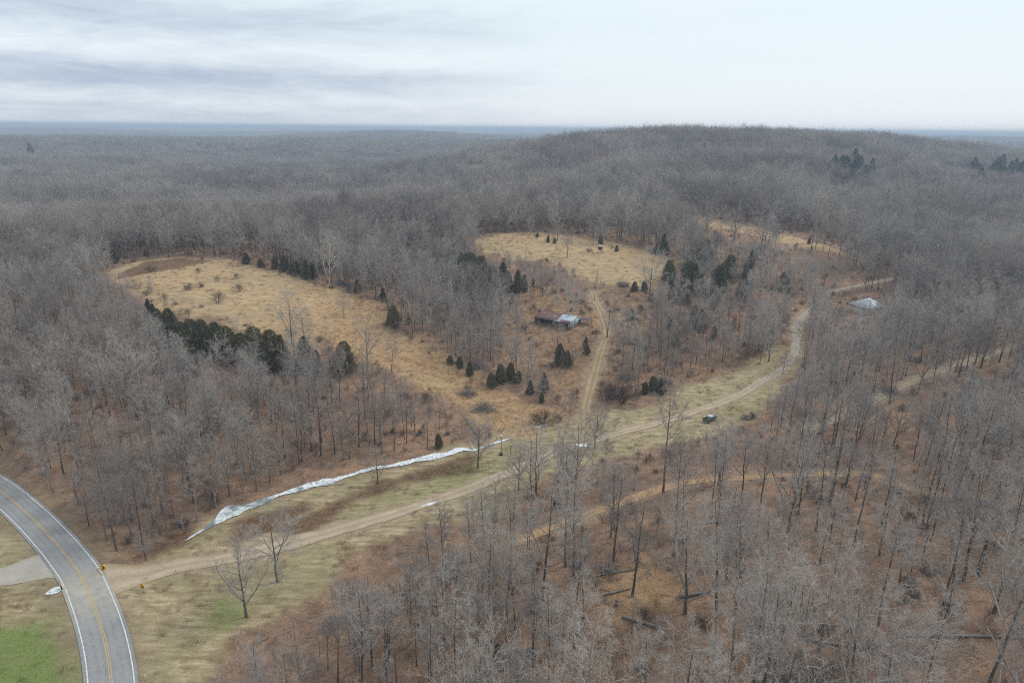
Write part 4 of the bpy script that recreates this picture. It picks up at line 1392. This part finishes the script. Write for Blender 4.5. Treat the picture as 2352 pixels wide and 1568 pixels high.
PATCH = [patch(34, 26, 2) for _ in range(7)]
x, y = jgrid(-1800, 1900, 380, 2500, 24, .4)
r = np.hypot(x, y)
z = gz(x, y)
CLEAR = [(1405, 385, 26), (1370, 395, 18), (1385, 360, 14), (1830, 352, 12), (1870, 354, 12), (1910, 356, 12), (1950, 359, 12), (1500, 395, 10), (2050, 520, 12), (2055, 545, 10)]
ok = (r > 545) & (r < 2450) & in_view(x, y, z, 300)
ok &= rng.uniform(size=x.shape) < np.clip(.9 + .5 * fbm(x, y, 120, 95, 3), .35, 1)
for cxp, cyp, rad in CLEAR:
    c = at(cxp, cyp)
    ok &= ((x - c[0]) / rad) ** 2 + ((y - c[1]) / (rad * 1.6)) ** 2 > 1
ok &= poly_sd(x, y, STRIP) < -10
x, y, z = x[ok], y[ok], z[ok]
N = len(x)
scatter('forest', np.stack([x, y, z], -1), rng.uniform(0, 6.28, N), rng.uniform(.85, 1.1, N), rng.integers(0, 7, N), PATCH, 'bare grey forest rolling away to the hills')
print('patches', N)
FARP = [patch(130, 190, 1) for _ in range(4)]
x, y = jgrid(-5600, 5600, 1500, 7000, 100, .3)
r = np.hypot(x, y)
z = gz(x, y)
ok = (r > 2400) & (r < 6800) & in_view(x, y, z, 200)
VILL = np.array([[(px_ - CX) / FPX * d_ * 1.02, d_] for px_, d_ in ((18, 4300), (32, 4350), (40, 3600), (52, 3560), (100, 3500), (112, 3480), (124, 3520), (45, 3500))])
for vx, vy in VILL:
    ok &= ~((np.abs(x - vx * y / vy) < 95) & (y > vy - 1100) & (y < vy + 120))
x, y, z = x[ok], y[ok], z[ok]
N = len(x)
scatter('forest', np.stack([x, y, z], -1), rng.uniform(0, 6.28, N), np.ones(N), rng.integers(0, 4, N), FARP, 'far bluish forest on the hills near the horizon')
print('far patches', N)


# --- grass and weeds
def tuft(n, h, spread, wd):
    p0 = np.column_stack([rng.normal(0, spread, (n, 2)), np.zeros(n) - .03])
    d = unit(np.column_stack([rng.normal(0, .45, (n, 2)), np.ones(n)]))
    return MB().spikes(p0, p0 + d * (h * rng.uniform(.5, 1.2, n))[:, None], np.full(n, wd))


TUFT = [tuft(46, .55, .38, .035).mesh('tuft', M_GRASS) for _ in range(2)] + [tuft(46, .75, .34, .035).mesh('tuft', M_SEDGE) for _ in range(2)] + [tuft(40, .95, .4, .03).mesh('tuft', M_WEED) for _ in range(2)]
x, y = jgrid(-260, 260, 70, 470, 1.25)
zn = {k: np.zeros(x.shape) for k in ('field', 'orange', 'rust', 'valley')}
zn['field'] = np.maximum.reduce([sstep(-3, 2, poly_sd(x, y, P_)) for P_ in (FIELD, FIELD2, STRIP)])
zn['orange'] = np.maximum((zn['field'] > .5) * sstep(-100, -55, x) * (1 - sstep(268, 290, y)), (poly_sd(x, y, HOLLOW) > -2) * .7)
zn['rust'] = np.maximum.reduce([sstep(-2, 2, poly_sd(x, y, P_)) for P_ in RUST])
zn['valley'] = np.maximum((poly_sd(x, y, VALLEY) > -2) * 1., (poly_sd(x, y, WEST) > 0) * .6)
bare = near_line(x, y, ROAD, 8) < 5
for k, (L, hw) in TRACKS.items():
    bare |= near_line(x, y, L, 6) < hw + .2
bare |= near_line(x, y, CREEK[:, :2], 6) < 2.6
dn = np.maximum.reduce([zn['field'] * .10, zn['orange'] * .42, zn['rust'] * .85, zn['valley'] * .14]) * np.clip(1 + .9 * fbm(x, y, 9, 99, 3), .1, 1.8)
ok = (rng.uniform(size=x.shape) < dn) & ~bare & in_view(x, y, gz(x, y), 150, bot=1750)
kind = np.where(zn['rust'] > rng.uniform(.2, .8, x.shape), 4, np.where(zn['orange'] > rng.uniform(.15, .9, x.shape), 2, 0)) + rng.integers(0, 2, x.shape)
x, y, kind = x[ok], y[ok], kind[ok]
N = len(x)
scatter('grass', np.stack([x, y, gz(x, y)], -1), rng.uniform(0, 6.28, N), rng.uniform(.6, 1.25, N), kind, TUFT, 'dry tan and orange winter grass tufts')
print('tufts', N)


x, y = jgrid(-230, 240, 62, 330, 2.3)
ok = (openness(x, y) < .99) & (rng.uniform(size=x.shape) < .3 * np.clip(1 + 1.2 * fbm(x, y, 20, 77, 2), 0, 2)) & in_view(x, y, gz(x, y), 150, bot=1750)
x, y = x[ok], y[ok]
STICKS = []
for _ in range(5):
    n = 5
    P = np.zeros((n, 4, 3))
    for k in range(n):
        a, ln = rng.uniform(0, 6.28), rng.uniform(.8, 3.6)
        P[k] = np.array([rng.normal(0, .8), rng.normal(0, .8), .08]) + np.array([math.cos(a), math.sin(a), .05]) * (np.linspace(-.5, .5, 4) * ln)[:, None] + rng.normal(0, .07, (4, 3))
    mb = MB().tubes(P, rng.uniform(.025, .07, (n, 1)) * np.linspace(1, .4, 4), 3)
    P2, _ = sprout(P, np.full((n, 4), .03), 5, .2, 1, 45, 12, .4, 1, .02, .012)
    mb.spikes(P2[:, 0], P2[:, 1], np.full(len(P2), .03))
    STICKS.append(mb.mesh('sticks', M_DEAD))
N = len(x)
scatter('forest_litter', np.stack([x, y, gz(x, y)], -1), rng.uniform(0, 6.28, N), rng.uniform(.5, 1.3, N), rng.integers(0, 5, N), STICKS, 'fallen sticks and twigs on the forest floor')

# ------------------------------------------------------------------ fallen wood
def log_thing(px0, py0, px1, py1, r0, label, mat=M_DEAD, limbs=5):
    a, b = at(px0, py0), at(px1, py1)
    L = np.linspace(0, 1, 8)[:, None] * (b - a) + a
    L[:, 2] = gz(L[:, 0], L[:, 1]) + r0 * .8 + np.abs(rng.normal(0, .06, 8))
    L -= a
    mb = MB().tubes(L[None], (r0 * np.linspace(1, .45, 8))[None], 7, cap=True)
    if limbs:
        P, R = sprout(L[None], (r0 * np.linspace(1, .45, 8))[None], limbs, .45, 1, 45, 12, .3, 4, .12, .02)
        mb.tubes(P, R, 4)
        P2, R2 = sprout(P, R, 5, .2, 1, 40, 12, .5, 2, .05, .015)
        mb.tubes(P2, np.maximum(R2, .012), 3)
    o = mb.build('fallen_log', mat)
    o.location = a
    return tag(o, label, 'log')


for a in [(1430, 1418, 1530, 1448, .32, 'dark fallen log below the yellow grass patch on the near slope'), (1372, 1322, 1465, 1308, .26, 'fallen trunk lying across the slope above the yellow grass patch'),
          (1385, 1368, 1450, 1352, .24, 'dark fallen log in the middle of the yellow grass patch'), (2060, 1462, 2352, 1466, .3, 'long pale fallen trunk lying level behind the nearest big trees'),
          (1840, 1470, 2000, 1492, .3, 'dark fallen trunk sloping down to the right on the near slope'), (1560, 1372, 1630, 1362, .4, 'short thick fallen log on the leaf litter'),
          (1770, 1302, 1900, 1292, .15, 'thin straight fallen pole on the leafy slope'), (1890, 880, 1960, 870, .3, 'fallen tree by the upper track'),
          (1790, 755, 1830, 765, .2, 'grey driftwood log beside the upper gravel track'), (1900, 990, 1860, 998, .25, 'dark log lying in the grass by the parked truck'),
          (1870, 1040, 1930, 1048, .2, 'fallen limb behind the tall slope trees'), (1600, 1205, 1700, 1195, .18, 'thin fallen stem on the slope below the orange track'),
          (2130, 1180, 2230, 1176, .2, 'fallen trunk in the upper part of the near wood'), (1095, 998, 1060, 950, .2, 'fallen pale tree above the icy creek'),
          (1250, 1455, 1300, 1470, .28, 'dark rotten log at the left side of the near wood')]:
    log_thing(*a)


def brush_pile(px, py, wpx, label, mat=M_DEAD, n=46):
    p = at(px, py)
    wd = wpx / ppm(p)
    P = np.zeros((n, 4, 3))
    for k in range(n):
        a = rng.uniform(0, 3.14)
        ln = wd * rng.uniform(.35, .7)
        c = np.array([rng.normal(0, wd * .16), rng.normal(0, wd * .14), abs(rng.normal(0, .09)) * wd + .1])
        d = np.array([math.cos(a), math.sin(a), rng.normal(.12, .18)])
        P[k] = c + d * (np.linspace(-.5, .5, 4) * ln)[:, None] + rng.normal(0, .03 * wd, (4, 3))
    P[..., 2] = np.maximum(P[..., 2], .06)
    mb = MB().tubes(P, np.repeat(rng.uniform(.05, .13, (n, 1)) * np.linspace(1, .3, 4), 1, 0), 4)
    P2, R2 = sprout(P, np.full((n, 4), .04), 6, .2, 1, 40, 12, .35, 2, .02, .012)
    P2[..., 2] = np.maximum(P2[..., 2], .03)
    mb.tubes(P2, np.maximum(R2, .015), 3)
    P3, _ = sprout(P2, R2, 4, .2, 1, 40, 12, .6, 1, .02, .012)
    mb.spikes(P3[:, 0], P3[:, 1], np.full(len(P3), .03))
    o = mb.build('brush_pile', mat)
    o.location = (p[0], p[1], p[2] - .05)
    return tag(o, label, 'brush pile')


for a in [(1300, 818, 44, 'grey brush pile beside the cedar below the barn'), (1450, 785, 52, 'brush pile of cut branches in the brown grass right of the barn track'), (1480, 800, 40, 'dark tangled brush pile behind the cut branch pile'),
          (1095, 845, 60, 'pale brush pile of long branches at the edge of the left hill field'), (1110, 940, 66, 'heap of cut branches on the orange slope above the creek'), (880, 690, 54, 'grey windrow of branches at the right edge of the left field'),
          (790, 655, 50, 'pile of pale cut stems at the far edge of the left field'), (1075, 905, 46, 'bent pale branches fallen above the creek bank'), (1440, 868, 70, 'big dark brush tangle right of the barn track'), (1520, 880, 56, 'dark brush tangle beside the creek under the hillside'),
          (1215, 1508, 60, 'grey brush heap beside the olive cedar on the near slope'), (1400, 1312, 70, 'dark brush heap above the yellow grass patch'), (2040, 900, 60, 'grey brush pile beside the upper track'), (2250, 885, 70, 'wide dark brush heap below the upper track'),
          (2100, 830, 40, 'brush heap in the wood above the upper track'), (1895, 1560, 90, 'dark brush heap at the bottom of the near slope'), (1430, 657, 46, 'blue grey brush line at the lower edge of the middle field'), (1715, 962, 34, 'brush pile right of the parked truck')]:
    brush_pile(*a)

# ------------------------------------------------------------------ buildings
M_RUST = pm('rusty_metal', (.115, .062, .06), .75, .3, .5, col2=(.17, .095, .088), bump=.1)
M_GALV = pm('galvanised_metal', (.38, .45, .52), .5, .22, .6, .2, col2=(.52, .58, .63))
M_GALVW = pm('galvanised_wall', (.33, .41, .44), .6, .25, .7, .1, col2=(.44, .52, .53))
M_OLDWOOD = pm('weathered_wood', (.12, .095, .075), .9, .35, 2.5)
M_DARKWOOD = pm('dark_wood', (.045, .038, .033), .9, .35, 2.5)
M_TANWOOD = pm('tan_wood', (.35, .25, .16), .9, .25, 3)
M_WPAINT = pm('pale_strip', (.62, .56, .52), .7, .15, 1)


def corr(mb, x0, x1, p0, p1, n, amp=.03, th=.03, m=0):
    """A ribbed metal sheet between x0 and x1 running from edge p0=(y,z) to p1=(y,z)."""
    xs = np.linspace(x0, x1, n * 2 + 1)
    up = (np.arange(len(xs)) % 2) * amp
    A = np.stack([xs, np.full_like(xs, p0[0]), p0[1] + up], 1)
    B = np.stack([xs, np.full_like(xs, p1[0]), p1[1] + up], 1)
    k = len(xs)
    v = np.vstack([A, B, A - [0, 0, th], B - [0, 0, th]])
    i = np.arange(k - 1)
    q = np.vstack([np.stack([i, i + 1, k + i + 1, k + i], 1), np.stack([2 * k + i + 1, 2 * k + i, 3 * k + i, 3 * k + i + 1], 1),
                   np.stack([i + 1, i, 2 * k + i, 2 * k + i + 1], 1), np.stack([k + i, k + i + 1, 3 * k + i + 1, 3 * k + i], 1),
                   [[0, k, 3 * k, 2 * k], [2 * k - 1, k - 1, 3 * k - 1, 4 * k - 1]]])
    mb.add(v, q, m=m)


def build_barn():
    # long low open-fronted shed; local x along its ridge, front (open side) towards -y
    axis_a = -math.radians(34)
    o = empty('barn', (BARN[0], BARN[1], BARN[2]), axis_a)
    tag(o, 'long low shed with half rusted and half silver metal roof and open front', 'barn')
    X0_, X1_, XM = -8.2, 7.6, 1.4
    FE, RG, BE = (-6.0, 2.3), (.2, 3.75), (4.2, 2.75)                  # front eave, ridge, back eave (y, z)
    b = MB(); corr(b, X0_ - .3, XM, FE, RG, 26); corr(b, X0_ - .3, XM, (RG[0] + .01, RG[1] + .02), BE, 26)
    rf = b.build('roof', M_RUST, o)
    b = MB(); corr(b, XM + .02, X1_ + .3, FE, RG, 20); corr(b, XM + .02, X1_ + .3, (RG[0] + .01, RG[1] + .02), BE, 20)
    b.build('roof_panel', M_GALV, o)['label'] = 'silver galvanised roof half'
    b = MB(); corr(b, 3.4, X1_ + .32, (FE[0] - .05, FE[1] + .05), (-4.2, FE[1] + 1.8 * .234 + .06), 12)
    b.build('rust_patch', M_RUST, o)['label'] = 'rusty bent sheet along the silver roof edge'
    MB().box((-.4, -2.6, 3.22), (.45, 3.6, .04)).build('pale_sheet', M_WPAINT, o).rotation_euler = (0, 0, 0)
    b = MB()
    b.prism([(FE[0] + .9, 0), (FE[0] + .9, FE[1] + .1), (RG[0], RG[1] - .1), (BE[0] - .1, BE[1] - .12), (BE[0] - .1, 0)], 0, X1_ - .05, X1_ + .05)
    gw = b.build('wall', M_GALVW, o); gw['label'] = 'pale galvanised end wall'
    MB().box((X1_ + .07, 2.6, 1.55), (.06, .8, .9)).build('shade_block', M_DARKWOOD, gw)  # solid dark panel on the wall, coloured as the shade inside a gap
    MB().box((X1_ + .07, 3.0, .9), (.05, 1.4, .12)).build('rail', M_WPAINT, gw)
    b = MB()
    b.prism([(FE[0] + .2, 0), (FE[0] + .2, FE[1] - .1), (RG[0], RG[1] - .1), (BE[0] - .1, BE[1] - .12), (BE[0] - .1, 0)], 0, X0_ - .05, X0_ + .05)
    b.build('wall', M_OLDWOOD, o)
    MB().box(((X0_ + X1_) / 2, BE[0] - .1, 1.25), (X1_ - X0_ - .12, .1, 2.5)).build('wall', M_DARKWOOD, o)
    MB().box(((X0_ + X1_) / 2, -1.5, 1.3), (X1_ - X0_ - .12, .1, 2.6)).build('wall', M_DARKWOOD, o)
    for k, xx in enumerate(np.linspace(X0_ + .1, X1_ - .1, 8)):
        MB().box((xx, FE[0] + .15, 1.08), (.16, .16, 2.2)).build('post', M_OLDWOOD if k < 7 else M_GALVW, o)
    MB().box(((X0_ + X1_) / 2, FE[0] + .12, 2.16), (X1_ - X0_ + .3, .08, .2)).build('fascia', M_DARKWOOD, o)
    MB().box(((X0_ + X1_) / 2, FE[0] - .7, .12), (X1_ - X0_ + .6, .2, .24)).build('sill_beam', M_OLDWOOD, o)
    MB().box((2.5, FE[0] + .3, .75), (8.5, .06, .12)).build('feed_rail', M_OLDWOOD, o)
    # lean-to behind the end wall
    b = MB(); corr(b, X1_ + .1, X1_ + 4.2, (2.2, 2.15), (6.0, 2.3), 9)
    b.build('lean_to_roof', M_RUST, o)
    for xx, yy in ((X1_ + .4, 2.4), (X1_ + 4.0, 2.4), (X1_ + 4.0, 5.8)):
        MB().box((xx, yy, 1.05), (.15, .15, 2.2)).build('post', M_DARKWOOD, o)
    return o


build_barn()
M_SILVER = pm('silver_roof', (.30, .33, .36), .5, .3, .8, .1, col2=(.42, .45, .48))
M_SIDING = pm('pale_siding', (.45, .43, .39), .8, .15, 1.5)
M_GLASS = pm('window_glass', (.03, .035, .04), .1, .2, 1, spec=.6)


def hip_house(o, w_, d_, wall_h, rise, ridge, mats, over=.5):
    MB().box((0, 0, wall_h / 2 - .6), (w_, d_, wall_h + 1.2)).build('wall', mats[0], o)
    a, b_ = w_ / 2 + over, d_ / 2 + over
    zt, ze = wall_h + rise, wall_h + .02
    v = [(-a, -b_, ze), (a, -b_, ze), (a, b_, ze), (-a, b_, ze), (-ridge / 2, 0, zt), (ridge / 2, 0, zt),
         (-a, -b_, ze - .15), (a, -b_, ze - .15), (a, b_, ze - .15), (-a, b_, ze - .15)]
    MB().add(v, [[0, 1, 5, 4], [2, 3, 4, 5], [0, 6, 7, 1], [1, 7, 8, 2], [2, 8, 9, 3], [3, 9, 6, 0], [9, 8, 7, 6]], [[1, 2, 5], [3, 0, 4]]).build('roof', mats[1], o)


o = empty('house', HOUSE, math.radians(20))
tag(o, 'house with a silver white metal hip roof hidden among bare trees', 'house')
hip_house(o, 10.5, 9.5, 3.2, 3.4, 1.2, (M_SIDING, M_SILVER), .7)
for xx in (-3, 3):
    f = MB().box((xx, -4.78, 1.7), (1.3, .08, 1.2)).build('window', M_WPAINT, o)
    MB().box((xx, -4.83, 1.7), (1.1, .05, 1.0)).build('pane', M_GLASS, f)
MB().box((0, -4.78, 1.05), (1.0, .08, 2.1)).build('door', M_DARKWOOD, o)

# hunting stand on the middle field
p = at(1378, 582)
o = empty('hunting_stand', (p[0], p[1], p[2] - .1), .3)
tag(o, 'small dark box hunting stand on wooden legs in the middle field', 'hunting stand')
MB().box((0, 0, 3.0), (1.7, 1.7, 1.7)).build('cabin', M_DARKWOOD, o)
MB().prism([(-1.05, 3.87), (1.05, 4.05), (1.05, 4.13), (-1.05, 3.95)], 0, -1.0, 1.0).build('roof', M_WPAINT, o)
MB().box((0, -.87, 3.3), (1.0, .05, .4)).build('window', M_GLASS, o)
for sx_ in (-1, 1):
    for sy_ in (-1, 1):
        MB().tubes(np.array([[[sx_ * 1.0, sy_ * 1.0, -.2], [sx_ * .75, sy_ * .75, 2.18]]]), np.array([[.09, .09]]), 5, cap=True).build('leg', M_TANWOOD, o)
lad = MB()
for s_ in (-.22, .22):
    lad.tubes(np.array([[[s_, -1.9, 0], [s_, -.9, 2.2]]]), np.array([[.05, .05]]), 5)
for q_ in np.linspace(.1, .95, 7):
    lad.box((0, -1.9 + q_, 2.2 * q_), (.5, .06, .05))
lad.build('ladder', M_TANWOOD, o)

# village far off on the left
for i, (vx, vy) in enumerate(VILL):
    o = empty('far_house', (vx, vy, float(gz(vx, vy)) - .3), rng.uniform(-.6, .6), 1.7)
    hip_house(o, rng.uniform(12, 20), 9, 5.0, 3.0, 8, (M_WLINE, M_SILVER), .4)
    tag(o, 'tiny white house in the hazy far valley town', 'house', 'white houses of the far valley town')

# ------------------------------------------------------------------ roadside things
M_YSIGN = pm('yellow_sign', (.72, .42, .03), .5, .08, 1)
M_BLACK = pm('black_paint', (.02, .02, .02), .6, .1, 1)
M_STEEL = pm('steel_post', (.42, .43, .43), .5, .15, 2, .4)
M_CONC = pm('concrete', (.50, .42, .33), .9, .15, 1.5)
M_WHITEP = pm('white_post', (.75, .75, .74), .6, .08, 2)


def curve_sign(px, py, rz, label):
    p = at(px, py)
    o = empty('curve_sign', (p[0], p[1], p[2] - .1), rz)
    tag(o, label, 'road sign', 'yellow curve signs at the road junction')
    MB().box((0, .05, .95), (.09, .07, 1.9)).build('post', M_STEEL, o)
    pl = MB().box((0, 0, 1.55), (.95, .03, 1.1)).build('plate', M_YSIGN, o)
    v = []
    b = MB()
    for s_ in (1, -1):
        b.add([(-.28, -.02, 1.55 + s_ * .46), (.02, -.02, 1.55 + s_ * .46), (.34, -.02, 1.55), (.04, -.02, 1.55)], [[0, 1, 2, 3] if s_ < 0 else [3, 2, 1, 0]])
    b.build('chevron', M_BLACK, pl)
    return o


curve_sign(239, 1317, .5, 'yellow chevron sign above the culvert where the track leaves the road')
curve_sign(329, 1360, -.35, 'yellow chevron sign alone on the grass below the track junction')


def culvert(p0, p1, label):
    a, b = at(*p0), at(*p1)
    c = (a + b) / 2
    o = empty('culvert', (c[0], c[1], ROAD_Z), math.atan2(b[1] - a[1], b[0] - a[0]))
    tag(o, label, 'culvert')
    ln = float(np.linalg.norm((b - a)[:2]))
    MB().box((0, 0, -.06), (ln, .35, .5)).build('headwall', M_CONC, o)
    for s_ in (-1, 1):
        MB().box((s_ * (ln / 2 - .15), 0, -.82), (.3, .33, 1.0)).build('side_wall', M_CONC, o)
    MB().box((0, 0, -.85), (ln - .62, .3, .9)).build('shade_block', M_BLACK, o)  # solid black block standing in for the shade inside the culvert mouth


culvert((225, 1307), (237, 1321), 'tan concrete culvert headwall beside the yellow chevron sign')
culvert((137, 1334), (147, 1352), 'tan concrete culvert headwall over the ice patch on the left roadside')


def post_thing(px, py, hpx, name, label, top=True):
    p = at(px, py)
    H = hpx / ppm(p)
    o = empty(name, (p[0], p[1], p[2] - .2))
    tag(o, label, 'pole')
    MB().tubes(np.array([[[0, 0, 0], [0, 0, H + .2]]]), np.array([[.11, .08]]), 8, cap=True).build('pole', M_DARKWOOD, o)
    if top:
        h_ = MB().tubes(np.array([[[0, 0, H + .2], [0, 0, H + .45], [0, 0, H + .62]]]), np.array([[.2, .34, .12]]), 8, cap=True).build('lamp_head', M_WHITEP, o)
        MB().box((.25, 0, H + .1), (.5, .06, .06)).build('arm', M_STEEL, o)
        MB().box((0, 0, .35), (.9, .8, .5)).build('base', M_DARKWOOD, o)
    else:
        MB().box((0, 0, H * .75), (.7, .1, .1)).build('crossbar', M_DARKWOOD, o)


post_thing(1151, 1044, 46, 'yard_pole', 'tall dark pole with a white top beside the icy creek')
post_thing(1173, 1041, 22, 'wooden_post', 'short dark wooden post right of the tall pole by the creek', False)
p = at(335, 1561)
o = empty('marker_post', (p[0], p[1], p[2]))
tag(o, 'short white marker post on the grass beside the paved road', 'marker post')
MB().box((0, 0, .6), (.14, .06, 1.2)).build('post', M_WHITEP, o)
MB().box((0, -.035, 1.02), (.1, .01, .18)).build('reflector', M_STEEL, o)

# ------------------------------------------------------------------ parked truck
M_TRUCK = pm('truck_paint', (.035, .045, .042), .35, .2, 2, .2, spec=.5)
M_TROOF = pm('pale_truck_top', (.62, .65, .68), .4, .08, 2)
M_TYRE = pm('tyre', (.02, .02, .02), .9, .2, 4)


def build_truck():
    p = at(1630, 966)
    a, b = at(1612, 975), at(1648, 956)
    o = empty('pickup_truck', (p[0], p[1], p[2] + .02), math.atan2(b[1] - a[1], b[0] - a[0]))
    tag(o, 'dark pickup truck with a pale cab top parked on the grass by the gravel track', 'truck')
    body = [(-2.75, .55), (-2.75, 1.0), (-.45, 1.05), (1.3, 1.08), (2.5, .98), (2.75, .8), (2.75, .5), (2.3, .42), (-2.4, .42)]
    MB().prism(body, 1, -.93, .93).build('body', M_TRUCK, o)
    cab = [(-.45, 1.06), (-.38, 1.62), (-.2, 1.72), (.75, 1.72), (1.35, 1.09)]
    MB().prism(cab, 1, -.8, .8).build('cab', M_TROOF, o)
    MB().prism([(-.25, 1.14), (-.22, 1.58), (.68, 1.58), (1.08, 1.14)], 1, -.82, .82).build('window', M_GLASS, o)
    MB().add([(1.36, -.7, 1.12), (1.36, .7, 1.12), (.86, .62, 1.68), (.86, -.62, 1.68)], [[0, 1, 2, 3]]).build('windscreen', M_GLASS, o)
    bed = MB()
    for s_ in (-1, 1):
        bed.box((-1.6, s_ * .87, 1.17), (2.25, .1, .24))
    bed.box((-2.69, 0, 1.17), (.1, 1.64, .24))
    bed.build('bed', M_TRUCK, o)
    for xx in (-1.75, 1.75):
        for s_ in (-1, 1):
            wv = MB().tubes(np.array([[[xx, s_ * .74, .4], [xx, s_ * .98, .4]]]), np.array([[.4, .4]]), 16, cap=True).build('wheel', M_TYRE, o)
            MB().tubes(np.array([[[xx, s_ * .97, .4], [xx, s_ * 1.0, .4]]]), np.array([[.22, .2]]), 12, cap=True).build('rim', M_STEEL, wv)
    for s_ in (-1, 1):
        MB().box((2.72, s_ * .68, .82), (.1, .3, .16)).build('headlight', M_WHITEP, o)
    MB().box((-2.8, 0, .55), (.14, 1.8, .16)).build('bumper', M_STEEL, o)
    MB().box((2.8, 0, .5), (.14, 1.85, .18)).build('bumper', M_STEEL, o)


build_truck()

# ------------------------------------------------------------------ air
top, low_ = max(99.0, float(GZ.max()) + 2.5), float(GZ.min()) - 1
hz = MB().box((0, (YS[0] + YS[-1]) / 2, (low_ + top) / 2), (XS[-1] - XS[0] + 40, YS[-1] - YS[0] + 40, top - low_))
hm = bpy.data.materials.new('haze_air')
hm.use_nodes = True
t = NT(hm.node_tree)
pv = t.n('ShaderNodeVolumePrincipled', {'Color': (.70, .83, 1.0, 1), 'Density': .00026, 'Anisotropy': 0.1})
t.n('ShaderNodeOutputMaterial', {1: pv.outputs[0]})
ho = hz.build('haze', hm)
tag(ho, kind='stuff')
print('max ground', GZ.max(), 'min', GZ.min())
